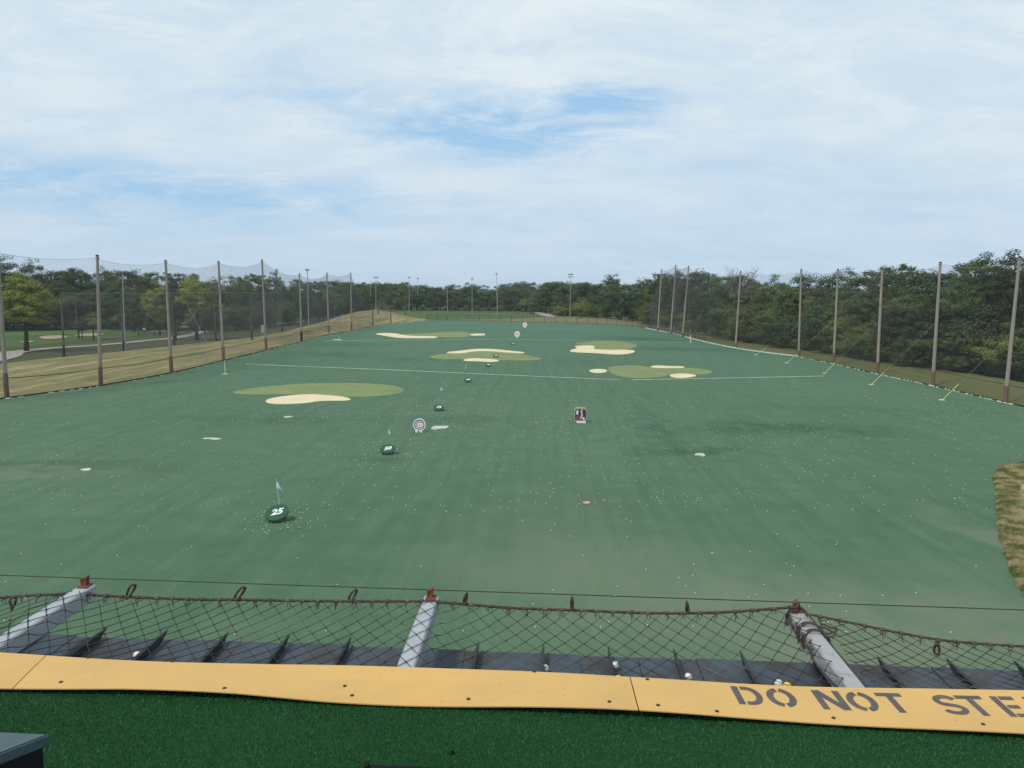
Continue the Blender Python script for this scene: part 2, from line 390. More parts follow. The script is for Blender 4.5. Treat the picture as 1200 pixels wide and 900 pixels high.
flat('golf_green', [(-20, 391), (60, 388), (110, 386), (138, 385.6), (120, 391), (60, 392.3), (0, 396)], -.24, grass_material('golf_green_grass', [(.075, .135, .04), (.085, .15, .045), (.07, .12, .04)]), 2)

def ribbon(name, pxs, widths, z, mat, label=None):
    pts = smooth_open([G(x, y, z) for x, y in pxs], 2); k = len(pts); v = []
    for i, p in enumerate(pts):
        d = (pts[min(i+1, k-1)]-pts[max(i-1, 0)]).normalized(); nrm = Vector((-d.y, d.x, 0))
        wv_ = float(np.interp(i/(k-1), np.linspace(0, 1, len(widths)), widths))/2
        v += [p+nrm*wv_, p-nrm*wv_]
    f = [(2*i, 2*i+1, 2*i+3, 2*i+2) for i in range(k-1)]
    me = mesh(v, f); bm = bmesh.new(); bm.from_mesh(me); bmesh.ops.recalc_face_normals(bm, faces=bm.faces)
    if bm.faces[:][0].normal.z < 0: bmesh.ops.reverse_faces(bm, faces=bm.faces)
    bm.to_mesh(me); bm.free(); return obj(name, me, mat)
tag(ribbon('cart_path', [(-60, 430), (0, 418), (8, 413.5), (28, 411), (55, 408.3), (78, 406.7), (114, 404.4), (149, 401.5), (172, 398.8), (196, 397), (216, 394), (240, 388)], [6, 5, 3, 2.4, 2.4, 2.4, 2.6, 2.6], -.22, M['path']), kind='structure')
tag(ribbon('cart_path', [(183, 389), (190, 387.3), (200, 386), (210, 384.6), (224, 381.5)], [3.5, 4, 3, 3], -.22, M['path']), kind='structure')
tag(ribbon('cart_path', [(318, 380), (340, 378), (360, 376)], [3, 3], -.22, M['path']), kind='structure')
tag(ribbon('cart_path', [(628, 366.2), (636, 367.2), (641, 369.5), (647, 371)], [7, 7, 5], -.20, M['path']), kind='structure')
for pxs in ([(45, 394.5), (55, 393), (76, 392.7), (80, 395), (70, 396.8), (50, 397.5)], [(84, 393), (98, 390.8), (116, 390.2), (124, 391.5), (112, 393.6), (95, 394)], [(22, 400.3), (32, 399.4), (40, 399.6), (38, 401), (26, 401.2)]):
    o = obj('sand_bunker', sheet(pxs, -.19, 2), M['csand'])
    lab = {45: 'long brown sand bunker on the golf green behind the left net, beside the yellow-green tree', 84: 'brown sand bunker at the small dark tree, farthest right on the left-hand golf green', 22: 'smallest sand bunker, thin sliver just right of the yellow-green tree trunk'}[pxs[0][0]]
    tag(o, lab, 'bunker', 'sand bunkers of the golf course')

# dry patch cutting into the field at the right
pp = [(1165, 561), (1167, 551), (1176, 546), (1190, 543), (1215, 538), (1330, 525), (1500, 560), (1500, 800), (1260, 800), (1222, 728), (1206, 703), (1191, 679), (1180, 655), (1173, 632), (1169, 612), (1166, 595), (1169, 578)]
pts = smooth_closed([G(x, y, .0) for x, y in pp], 2)
pts = [p+Vector((random.uniform(-.12, .12), random.uniform(-.12, .12), 0)) for p in pts]
cen = sum(pts, Vector())/len(pts); rings = [pts]
for t, z in ((.02, .05), (.05, .08), (.1, .10), (.2, .13), (.35, .14), (.6, .16)):
    rings.append([p.lerp(cen, t)+Vector((0, 0, z+random.uniform(-.006, .006))) for p in pts])
v = [tuple(p+Vector((0, 0, .012)) if i == 0 else p) for i, r in enumerate(rings) for p in r]; k = len(pts)
f = [(i*k+j, i*k+(j+1) % k, (i+1)*k+(j+1) % k, (i+1)*k+j) for i in range(len(rings)-1) for j in range(k)]
v.append((cen.x, cen.y, .15)); f += [((len(rings)-1)*k+j, (len(rings)-1)*k+(j+1) % k, len(v)-1) for j in range(k)]
me = mesh(v, f, smooth=True); bm = bmesh.new(); bm.from_mesh(me); bmesh.ops.recalc_face_normals(bm, faces=bm.faces)
if sum(f.normal.z for f in bm.faces) < 0: bmesh.ops.reverse_faces(bm, faces=bm.faces)
bm.to_mesh(me); bm.free()
tag(obj('dry_grass_ground', me, M['patch']), kind='structure')
def blades(n, sampler, h, wd, name):
    P = sampler(n); n = len(P)
    a = RNG.uniform(0, 2*np.pi, n); hh = RNG.uniform(.4, 1, n)*h; lean = RNG.normal(0, .35, (n, 2))*hh[:, None]
    wv_ = np.stack([np.cos(a), np.sin(a), np.zeros(n)], 1)*wd/2
    top = P+np.concatenate([lean, hh[:, None]], 1)
    V = np.stack([P-wv_, P+wv_, top], 1).reshape(-1, 3); return fastmesh(V, 3, name)
def samp_patch(n):
    i = RNG.integers(0, k, n); j = (i+1) % k; t = RNG.uniform(0, 1, n)
    A = np.array([tuple(p) for p in pts]); C = np.array(tuple(cen)); base = A[i]*(1-t)[:, None]+A[j]*t[:, None]
    s = RNG.uniform(-.1, 1, n); s = np.sign(s)*np.abs(s)**2.2*.5; P = base*(1-s)[:, None]+C*s[:, None]; P[:, 2] = np.interp(s, [0, .03, .08, .2, .5], [0, .06, .12, .13, .15]); return P
tag(obj('dry_grass', blades(70000, samp_patch, .11, .028, 'dry_grass'), simple('dry_grass_blades', (.40, .33, .19), (.12, .15, .045), 1.1, .9, .1, .42, .58)), 'tufts of dry brown and green grass on the worn ground at the right', 'grass', kind='stuff')

# ------------------------------------------------------------------ target greens and carpet bunkers on the field
def inlay(name, pxs, z, mat, label, cat, group, sm=2):
    o = obj(name, sheet(pxs, z, sm, thick=.03), mat); return tag(o, label, cat, group)
gg = 'olive target greens laid on the field'; bg_ = 'cream carpet bunkers laid on the field'
inlay('target_green', [(271, 459), (285, 456.3), (327, 451), (384, 448.3), (445, 449.5), (468, 453), (475, 457), (468, 461.5), (440, 464.5), (400, 465), (340, 461.8), (300, 462.3), (278, 461.8)], .012, M['green'], 'long olive target green nearest the camera, left of centre with one sand shape in front', 'target green', gg)
inlay('target_green', [(499, 417.6), (524, 414), (553, 412), (580, 411), (613, 415), (636, 420), (630, 421.8), (614, 422.6), (580, 421.7), (547, 420.6), (513, 421)], .012, M['green'], 'olive target green in the middle of the field with cream strips above and below', 'target green', gg)
inlay('target_green', [(466, 391.2), (500, 390.6), (519.6, 388.8), (545, 388.7), (553, 391), (548, 395.2), (527, 395.3), (509, 394.5), (480, 394)], .012, M['green'], 'small far olive target green at the left, between two cream strips', 'target green', gg)
inlay('target_green', [(671, 402.3), (696, 399.6), (724.4, 399.6), (746, 403), (747, 406.7), (731.6, 410.2), (699.6, 410.2), (690, 407), (680, 404)], .012, M['green'], 'olive target green at the far right of centre, cream shape curling round its near side', 'target green', gg)
inlay('target_green', [(710, 430.7), (728, 428.1), (747.6, 428), (763.6, 430.5), (802, 430.7), (824.4, 432), (838, 435.6), (824.4, 439.2), (802, 437.5), (785, 438), (778, 441.5), (754.7, 443.5), (728, 441.6), (715.6, 437.2)], .012, M['green'], 'olive lobed target green at the right with three cream shapes around it', 'target green', gg)
for pxs, lab in [
    ([(310, 469.5), (318, 466.3), (335.5, 463.6), (362, 461.6), (384, 463), (402, 464.6), (412, 467.4), (409, 469.4), (384, 469.3), (372, 470), (362, 471.9), (335, 473.6), (315, 472.8)], 'largest cream sand shape, nearest the camera, in front of the long olive green'),
    ([(522, 412.4), (535, 411.4), (547, 409.9), (560, 408.5), (580, 409), (601, 411.3), (616, 412.6), (613, 414.3), (593, 412.8), (569, 411), (553, 411.9), (544, 413.9), (526, 414)], 'long thin wavy cream strip along the far side of the middle olive green'),
    ([(542, 421.5), (550.7, 419.8), (566.7, 419.8), (582.7, 421.4), (586, 423.2), (575, 424.3), (560, 423.1), (545, 423)], 'short cream strip along the near side of the middle olive green'),
    ([(437, 391), (450, 390), (464.4, 390.6), (473.3, 393), (492, 393.8), (512, 394), (513, 396.2), (491, 396.2), (468, 396.2), (452, 393.6)], 'farthest left cream strip, tapering to the right beside the small far green'),
    ([(550.6, 391), (567.6, 390.7), (569, 392), (567.6, 393), (551.4, 393.4)], 'smallest cream strip, at the right end of the small far green'),
    ([(671, 405.2), (694.2, 404.6), (698, 406.7), (694, 409), (710, 410), (740, 409.6), (746, 412), (735, 415), (721, 415.5), (699.6, 413.7), (671, 412.7), (666, 410.6), (678, 407.8)], 'cream hook-shaped sand piece curling round the far right green'),
    ([(689, 434.4), (695, 432.4), (706, 432.2), (713, 434), (708, 436.9), (696, 437)], 'small cream oval at the left of the lobed right-hand green'),
    ([(761, 429.6), (768.9, 428), (785, 429), (801, 429), (803, 431), (780, 431.4), (766, 430.9)], 'narrow cream strip at the upper edge of the lobed right-hand green'),
    ([(783, 439.4), (793.3, 437.4), (808.9, 437.9), (819, 440.4), (802, 443), (789, 442.5)], 'cream leaf-shaped piece at the near edge of the lobed right-hand green')]:
    inlay('sand_shape', pxs, .03, M['sand'], lab, 'bunker', bg_)
# white cross lines
def line(pxs, w0, label):
    tag(ribbon('yard_line', pxs, [w0, w0], .02, M['line']), label, 'field line', 'pale lines across the field')
line([(288, 426.4), (370, 430), (460, 433.4), (540, 437), (620, 440.6), (728, 445)], .45, 'pale line across the field from the left edge to near the lobed green')
line([(742, 445), (780, 444.2), (870, 442.6), (966, 440.5)], .45, 'pale line across the right part of the field, ending near the right poles')
line([(378, 399.8), (420, 398.9), (520, 398), (620, 397.6), (698, 399.7), (783, 401.1), (800, 401.3)], .5, 'faint far pale line across the whole field behind the middle green')

# white edging along the field border, right side
mb = MB()
RB = [(756, 384.6), (775, 388.7), (790, 391.2), (806, 396.2), (830, 402.2), (864, 409.2), (900, 414.2), (936, 418.3)]
pl = smooth_open([G(x, y) for x, y in RB], 2)
eb = thing('edge_binding', (0, 0, 0), 'frayed white edging where the right side of the turf ends', 'edging'); mbr = MB()
mbr.tube([p+Vector((0, 0, .09)) for p in pl], [.17]*len(pl), 6)
RB2 = [(936, 418.2), (977, 426.3), (1026, 438.2), (1092, 452.2), (1178, 472.3), (1230, 484.5)]
pl2 = smooth_open([G(x, y) for x, y in RB2], 2)
def walk(pl, step):
    out = []; acc = 0
    for a, b in zip(pl[:-1], pl[1:]):
        L = (b-a).length; t = acc
        while t < L: out.append((a.lerp(b, t/L), (b-a).normalized())); t += step
        acc = t-L
    return out
def lump(mb, p, d, L, wd, h):
    nrm = Vector((-d.y, d.x, 0)); q = []
    for a in np.linspace(0, 2*math.pi, 9)[:-1]:
        r = random.uniform(.7, 1.1); q.append(p+d*math.cos(a)*L/2*r+nrm*math.sin(a)*wd/2*r)
    z = p.z
    mb.add([(v.x, v.y, z+.01) for v in q]+[(v.x*.6+p.x*.4, v.y*.6+p.y*.4, z+h) for v in q],
           [tuple(range(8))[::-1], tuple(range(8, 16))]+[(i, (i+1) % 8, 8+(i+1) % 8, 8+i) for i in range(8)])
for p, d in walk(pl2, .9):
    if random.random() < .62: mb = MB(); lump(mb, p+Vector((random.uniform(-.15, .1), random.uniform(-.1, .1), 0)), d, random.uniform(.3, 1.3), random.uniform(.12, .3), .1); obj('binding_piece', mb.mesh(), M['whiteish'], eb)
obj('binding_rope', mbr.mesh(), M['whiteish'], eb)
eb = thing('edge_binding', (0, 0, 0), 'frayed white edging where the left side of the turf ends', 'edging'); pl3 = smooth_open([G(x, y) for x, y in [(-60, 477)]+LEFT[:9]], 2)
for p, d in walk(pl3, 1.1):
    if random.random() < .45: mb = MB(); lump(mb, p+Vector((random.uniform(0, .25), 0, 0)), d, random.uniform(.25, 1.0), random.uniform(.1, .25), .08); obj('binding_piece', mb.mesh(), M['whiteish'], eb)
mb = MB()
for a, b in zip(pl3[:-1], pl3[1:]):
    mb.tube([a+Vector((-.2, 0, .06)), b+Vector((-.2, 0, .06))], .07, 5)
tag(obj('border_board', mb.mesh(), simple('dark_border', (.03, .035, .03))), 'low dark border board along the left side of the turf', 'border board')
mb = MB()
for a, b in zip(pl2[:-1], pl2[1:]):
    mb.tube([a+Vector((.28, .1, .06)), b+Vector((.28, .1, .06))], .07, 5)
tag(obj('border_board', mb.mesh(), bpy.data.materials['dark_border']), 'low dark border board along the right side of the turf', 'border board')

# scraps and worn flat bits on the field
def scrap(pxs, mat, label, cat, z=.03, name='torn_scrap'):
    tag(obj(name, sheet(pxs, z, 1, thick=.02), mat), label, cat)
scrap([(505, 501), (508, 499.3), (517, 498.7), (526, 499), (525, 501), (521, 502.5), (518, 501.5), (512, 503.5), (506, 503)], M['whiteish'], 'torn white sheet lying on turf just right of the blue ringed target', 'scrap')
scrap([(237, 513.3), (245, 512.5), (258, 513.3), (260, 514.5), (252, 515.4), (246, 514.4), (239, 514.5)], M['whiteish'], 'thin white scrap lying on turf at the left below the long olive green', 'scrap')
scrap([(331, 488.4), (338, 487.2), (344, 487.8), (343, 488.8), (335, 489.6)], M['line'], 'faint grey scrap on turf below the largest cream sand shape', 'scrap')
scrap([(94, 549.6), (100, 548.6), (107, 548.4), (106, 550.3), (103, 551.5), (95, 550.8)], M['whiteish'], 'pale torn turf spot at the far left of the field', 'scrap')
scrap([(813, 532.3), (818, 530.7), (825, 531.5), (827, 533.5), (824, 535), (820, 533.6), (815, 533.8)], M['whiteish'], 'small white scrap by the dark stain right of centre', 'scrap')
scrap([(682, 588.3), (686, 587.4), (692, 588), (691, 589.7), (686, 590.3)], M['pink'], 'small pinkish scrap on bare worn spot near centre', 'scrap')
scrap([(389, 397.6), (399, 397.2), (400, 398.2), (391, 398.6)], M['whiteish'], 'tiny pale scrap beside the far left end of the back line', 'scrap')

# ------------------------------------------------------------------ poles and side nets
ORD = ['first', 'second', 'third', 'fourth', 'fifth', 'sixth', 'seventh', 'eighth', 'ninth', 'tenth']
def wood_pole(base, h, r, label, grp, foot=1.4, footmat='polebase', name='net_pole', mat='pole', lean=(0, 0)):
    t = thing(name, base, label, 'pole', grp)
    def P(z): return Vector((lean[0]*z/h, lean[1]*z/h, z))
    mb = MB(); mb.tube([P(foot), P(h*.5), P(h)], [r, r*.88, r*.72], 10)
    obj('shaft', mb.mesh(smooth=False), M[mat], t)
    mb = MB(); mb.tube([P(-.4), P(foot*.9), P(foot+.002)], [r*1.18, r*1.12, r*1.02], 10)
    obj('foot_sleeve', mb.mesh(), M[footmat], t)
    mb = MB(); mb.tube([P(h), P(h+.12)], [r*.85, r*.8], 8); mb.box(-r*1.0+lean[0], r*1.0+lean[0], -.05+lean[1], .05+lean[1], h-.25, h-.15)
    obj('cap', mb.mesh(), M['cable'], t); return t
def top_of(base, px, py): return PY(px, py, base.y)
LP = [((8, 466), (-3, 293)), ((118, 452), (114, 300)), ((201, 437), (194, 306)), ((262, 422), (256, 307)), ((312, 410.5), (307, 305)), ((353.5, 400), (351, 321)), ((385.5, 391), (383, 320)), ((412, 387), (411, 320))]
RP = [((1178, 470), (1195, 302)), ((1093, 450), (1102, 308)), ((1028, 437), (1034, 315)), ((977, 425), (982, 316)), ((936, 417), (939, 316)), ((862, 408), (868, 318)), ((800, 395), (807, 312)), ((786, 391), (792, 311)), ((771, 388), (775, 316))]
Lb, Rb = [], []
for i, (b, t) in enumerate(LP):
    p = G(*b); tp = top_of(p, *t); Lb.append((p, tp))
    lab = 'tall weathered wooden pole on the left side, ' + ('nearest the camera at the photo edge' if i == 0 else ORD[i]+' from the camera' + (', grey box' if i == 4 else ''))
    th = wood_pole(p, tp.z, .19, lab, 'wooden net poles along the left side', 2.0 if i else 2.2, 'polebase' if i < 3 or i > 5 else 'darkpole' if i == 5 else 'polebase', lean=(tp.x-p.x, 0))
    if i == 4:
        mb = MB(); mb.box(-.75, -.27, -.16, .16, 2.9, 4.2); mb.box(-.29, -.17, -.05, .05, 3.1, 3.2); mb.box(-.29, -.17, -.05, .05, 3.9, 4.0)
        obj('utility_box', mb.mesh(), M['steel'], th)
for i, (b, t) in enumerate(RP):
    p = G(*b); tp = top_of(p, *t); Rb.append((p, tp))
    lab = 'tall weathered wooden net pole on the right side, ' + ('nearest the camera with orange rusty foot' if i == 0 else ORD[i]+' from the camera')
    wood_pole(p, tp.z, .21 if i < 6 else .24, lab, 'wooden net poles along the right side', 1.6 if i < 4 else 1.0, lean=(tp.x-p.x, 0))
# one more pole each side just out of frame to carry the nets
LEXT = (Lb[0][0]*2-Lb[1][0], Vector((0, 0, 13.4))); REXT = (Rb[0][0]*2-Rb[1][0], Vector((0, 0, 15)))

def net_panel(A, B, hA, hB, cell, th, zb=.05, sag=.04, off=Vector((0, 0, 0))):
    A = A+off; B = B+off; L = (B-A).xy.length; H = max(hA, hB)
    def S(s, t):                            # s along metres, t height metres
        u = s/L; p = A.lerp(B, u); top = hA*(1-u)+hB*u - sag*L*4*u*(1-u)
        bulge = .25*math.sin(u*math.pi)*math.sin(t/H*math.pi)
        nrm = Vector((-(B-A).y, (B-A).x, 0)).normalized()
        return Vector((p.x, p.y, zb+(top-zb)*t/H))+nrm*bulge
    V = []; nl = int((L+H)/cell)
    for fam in (0, 1):
        for i in range(nl):
            c = i*cell+random.uniform(-.01, .01)
            s0, t0 = (c, 0) if c < L else (L, c-L)       # going up-left
            d = min(s0, H-t0)
            if d < cell: continue
            segs = max(2, int(d/4)); P = []
            for j in range(segs+1):
                s = s0-d*j/segs; t = t0+d*j/segs
                P.append(S(s if fam == 0 else L-s, t))
            for a, b in zip(P[:-1], P[1:]):
                dd = (b-a).normalized(); n1 = dd.cross(Vector((0, 0, 1))).normalized()*th; n2 = dd.cross(n1).normalized()*th
                o3 = [n1, n1*-.5+n2*.87, n1*-.5-n2*.87]
                for q in range(3):
                    V += [a+o3[q], a+o3[(q+1) % 3], b+o3[(q+1) % 3], b+o3[q]]
    return fastmesh(np.array([tuple(v) for v in V]), 4, 'net_panel')
def catenary(a, b, sag, n=10):
    return [a.lerp(b, i/n)-Vector((0, 0, sag*4*(i/n)*(1-i/n))) for i in range(n+1)]
def side_net(pts, label, off, sags=None, cable_h=1.75, cell=.115, th=.0026, lowcable=True, name='safety_net', sag=.035):
    t = thing(name, (0, 0, 0), label, 'safety net')
    mb = MB(); mc = MB()
    for (A, hA), (B, hB) in zip(pts[:-1], pts[1:]):
        obj('net_panel', net_panel(A, B, hA, hB, cell, th, off=off, sag=sag), M['net'], t)
        L = (B-A).length
        mb.tube(catenary(Vector((A.x, A.y, hA))+off, Vector((B.x, B.y, hB))+off, sag*L), .014, 4)
        if lowcable: mc.tube(catenary(Vector((A.x, A.y, cable_h))+off*.5, Vector((B.x, B.y, cable_h))+off*.5, .12), .032, 4)
    obj('top_cable', mb.mesh(), M['steel'], t)
    if lowcable: obj('low_cable', mc.mesh(), M['cable'], t)
    return t
Lfar = [(G(437, 382), PY(437, 359.5, G(437, 382).y).z), (G(458, 379.5), PY(457.5, 357.5, G(458, 379.5).y).z)]
side_net([(LEXT[0], 13.2)]+[(p, tp.z-.2) for p, tp in Lb]+Lfar, 'tall grey golf netting hung along the left line of wooden poles', Vector((-.3, 0, 0)))
Rfar = [(G(761.5, 385), PY(760.5, 350, G(761.5, 385).y).z)]
side_net([(REXT[0], 14.8)]+[(p, tp.z-.2) for p, tp in Rb]+Rfar, 'tall grey golf netting hung along the right line of wooden poles', Vector((.3, 0, 0)))
# short posts at the far corners
for b, t, lab in [((437, 382), (436.5, 359), 'short grey post ending the left net, nearer of the pair'), ((458, 379.5), (457.5, 357), 'short grey post ending the left net, where the low fence starts'),
                  ((475, 369), (475, 358), 'small grey post behind the far left corner'), ((443.5, 366.5), (443, 353), 'stubby pale post on top of the brown bank')]:
    z = 2.6 if b[0] == 443.5 else 0
    p = G(*b, z); tp = PY(*t, p.y); wood_pole(p, max(tp.z-z, 1.5), .17, lab, None, .3, 'darkpole', 'short_post', 'slimpole')
p = G(761.5, 385); wood_pole(p, Rfar[0][1], .16, 'short grey post at the far end of the right net', None, .3, 'darkpole', 'short_post', 'slimpole')
# second, lower line of poles on the left, across the bank
SP = [((75, 418), (71.5, 343)), ((92.5, 397), (86.5, 341)), ((145, 411), (142, 343)), ((204.5, 405), (200.5, 343)), ((253, 400), (250.5, 342)), ((295, 396.5), (293, 343)), ((331, 389), (329.5, 340))]
Sb = []
for i, (b, t) in enumerate(SP):
    z = .3 if b[0] < 290 and b[0] != 92.5 else (-.3 if b[0] == 92.5 else 1.0)
    p = G(*b, z); tp = PY(*t, p.y)
    if i != 1: Sb.append((p, tp))
    wood_pole(p, tp.z-z, .15, ['shorter dark pole just right of the yellow-green tree', 'leaning grey pole beside the small dark tree', 'shorter dark pole beside the slim steel mast', 'shorter dark pole right behind the third left net pole', 'shorter dark pole left of the fourth tall left net pole', 'shorter dark pole left of the pole with the grey box', 'shorter dark pole farthest along, before the floodlight mast'][i], 'shorter poles behind the left bank', 1.6, 'darkpole', 'net_pole', 'slimpole', lean=(tp.x-p.x, 0))
side_net([(p, tp.z) for p, tp in Sb], 'lower grey netting strung on the shorter poles behind the left bank', Vector((-.2, 0, 0)), lowcable=False, cell=.2, th=.004, sag=.012)
# cross cables of the lower line
for a, b, lab in [((220, 358), (243, 403), 'steel brace cable slanting down to the right behind the left net'), ((238, 350), (222, 378), 'steel brace cable slanting down to the left, crossing the other'), ((330, 384), (318, 392), 'short brace cable at the farthest short pole')]:
    Y = G(*b, .3).y if b[1] > 385 else 118
    mb = MB(); mb.tube([PY(*a, Y), PY(*b, Y)], .03, 5); tag(obj('brace_cable', mb.mesh(), M['steel']), lab, 'cable')
# guy wires with yellow sleeves on the turf
for i, (an, sl, at, Y, lab) in enumerate([((1104, 469), (1118, 456), (1187.5, 388), Rb[0][0].y, 'beside the nearest right pole'), ((1021, 451), (1035, 438), (1097, 377), Rb[1][0].y, 'before the second right pole'),
        ((966, 437.5), (978, 425.5), (1030, 376), Rb[2][0].y, 'before the third right pole'), ((922, 425.5), (933, 415), (980, 372), Rb[3][0].y, 'before the fourth right pole'),
        ((886, 416), (897, 408.5), (938, 380), Rb[4][0].y, 'before the fifth right pole'), ((809.5, 401), (808, 391), (807, 345), Rb[6][0].y, 'standing almost upright beside the seventh right pole'),
        ((264, 438.5), (257, 426), (258.5, 360), Lb[3][0].y, 'at the fourth left pole'), ((398.7, 399), (392.5, 391.5), (384, 360), Lb[6][0].y, 'at the seventh left pole')]):
    a = G(*an); e = PY(*at, Y)
    d = e-a; k_ = min(.95, (2.3 if i < 5 else 3.2)/d.length)
    s = a.lerp(e, k_)
    t = thing('guy_wire', a, ('yellow-green sleeved guy wire ' if i != 5 else 'thick pale yellow guy sleeve ')+lab, 'guy wire', 'sleeved guy wires anchored in the turf')
    mb = MB(); mb.tube([s-a, e-a], .007, 5); obj('wire', mb.mesh(), M['steel'], t)
    mb = MB(); mb.tube([Vector((0, 0, 0)), s-a], (.045 if i < 5 else .035) if i != 5 else .14, 8); obj('sleeve', mb.mesh(), M['guyyel'] if i != 5 else M['tan'], t)
    mb = MB(); lump(mb, Vector((0, 0, .0)), Vector((1, 0, 0)), .8, .5, .09); obj('anchor', mb.mesh(), M['whiteish'], t)

# floodlight masts
def mast(b, t, zb, r, head, label, grp=None, Y=None):
    p = G(*b, zb) if Y is None else None
    if Y is not None: p = PY(b[0], b[1], Y); p.z = zb
    tp = PY(*t, p.y); h = tp.z-zb
    th = thing('light_mast', p, label, 'light mast', grp)
    mb = MB(); lx = tp.x-p.x; mb.tube([(0, 0, -.3), (lx*.5, 0, h*.5), (lx, 0, h)], [r, r*.8, r*.6], 8); obj('shaft', mb.mesh(), M['steel'], th)
    if head:
        hm = MB(); wdt = head
        hm.box(lx-wdt/2, lx+wdt/2, -.06, .06, h-.1, h)
        arm = obj('cross_arm', hm.mesh(), M['steel'], th)
        nl = 4 if wdt > 1.5 else 2
        for i in range(nl):
            lm = MB(); x = lx-wdt/2+wdt*(i+.5)/nl
            lm.add([(x-.32, -.35, h+.0), (x+.32, -.35, h+.0), (x+.32, -.1, h+.5), (x-.32, -.1, h+.5), (x-.2, .3, h+.12), (x+.2, .3, h+.12), (x+.2, .25, h+.42), (x-.2, .25, h+.42)],
                   [(0, 1, 2, 3), (4, 7, 6, 5), (0, 4, 5, 1), (1, 5, 6, 2), (2, 6, 7, 3), (3, 7, 4, 0)])
            obj('floodlight', lm.mesh(), M['lamp'], arm)
    return th
mast((361.8, 382), (360.2, 317), 0, .17, 1.1, 'grey floodlight mast between the sixth and seventh left net poles')
mast((146.8, 411), (143.3, 320), .2, .10, 0, 'slim pale steel mast beside a short dark pole at the left')
mast((440.5, 350), (440.5, 325.5), 0, .17, 3.0, 'distant floodlight mast above the trees left of centre', Y=400)
mast((434, 352), (434, 333), 0, .15, 0, 'thin distant mast among trees, no lamp head, left of the floodlight', Y=405)
mast((479.5, 363), (479.5, 325.5), 0, .15, 1.2, 'distant light mast standing at the tree line, first left of centre', Y=400)
mast((489.5, 350), (489.5, 326.5), 0, .15, 1.2, 'faint light mast mostly hidden behind trees, left of centre', Y=470)
mast((524.5, 350), (524.5, 334.5), 0, .15, 0, 'thin bare mast among the trees at centre left', Y=420)
mast((553.3, 361), (553.3, 327), 0, .15, 1.2, 'pale light mast at the tree line left of the tallest middle mast', Y=410)
mast((583, 365), (582, 321.5), 0, .17, 1.2, 'tallest middle light mast beside the golfers, single lamp head', Y=400)
mm = mast((668, 366), (668.6, 322), 0, .17, 2.6, 'light mast with four-lamp head in two tiers right of centre', Y=395)
mb = MB()
for dx in (-1.0, -.1, 1.0): mb.box(dx-.3, dx+.3, -.3, .2, 19.6 if False else 0, .5)
o = obj('lower_lamps', mb.mesh(), M['lamp'], mm); o.location = (0, 0, PY(668.6, 322, 395).z-1.3)
mast((665, 352), (664.8, 330), 0, .18, 1.5, 'fainter lamp mast just left of and behind the four-lamp mast', Y=520)
mast((165, 345), (165, 324), 0, .12, 0, 'thin distant mast in the trees between second and third left poles', Y=260)

# low chain-link fence at the far end
fe = [(500, 375), (530, 375), (600, 376.7), (660, 378), (700, 379.4), (745, 381.6), (757, 384), (800, 392), (830, 398.5)]
fp = smooth_open([G(*p, -.02)+Vector((0, .8, 0)) for p in fe], 1)
t = thing('chain_link_fence', fp[0], 'low black chain-link fence along the far end of the turf', 'fence'); o0 = fp[0].copy()
mr = MB(); V = []
for a, b in zip(fp[:-1], fp[1:]):
    for z in (2.0, .1): mr.tube([a-o0+Vector((0, 0, z)), b-o0+Vector((0, 0, z))], .035, 5)
    L = (b-a).length; d = (b-a).normalized(); c = 0
    nn = int((L+2)/.25)
    for fam in (1, -1):
        for i in range(nn):
            s0 = i*.25-(2 if fam == 1 else 0); s1 = s0+2*fam
            z0, z1 = 0.05, 2.0
            def cl(s, z): return max(0, min(L, s))
            A_, B_ = (s0, z0), (s1, z1)
            ts = [0, 1]
            if A_[0] == B_[0]: continue
            tmin, tmax = 0, 1
            for lim in (0, L):
                tt = (lim-A_[0])/(B_[0]-A_[0])
                if (B_[0] > A_[0]) == (lim == 0): tmin = max(tmin, tt)
                else: tmax = min(tmax, tt)
            if tmin >= tmax: continue
            p0 = a+d*(A_[0]+(B_[0]-A_[0])*tmin)+Vector((0, 0, z0+(z1-z0)*tmin))-o0; p1 = a+d*(A_[0]+(B_[0]-A_[0])*tmax)+Vector((0, 0, z0+(z1-z0)*tmax))-o0
            u = Vector((0, 0, .009)); 
            V += [p0-u, p1-u, p1+u, p0+u]
obj('rails', mr.mesh(), M['cable'], t); obj('wire_mesh', fastmesh(np.array([tuple(v) for v in V]), 4), M['net'], t)
pm = MB(); pm.tube([(0, 0, -.2), (0, 0, 2.1)], .07, 6); pm = pm.mesh()
for p, d in walk(fp, 4.2): obj('post', pm, M['cable'], t).location = p-o0

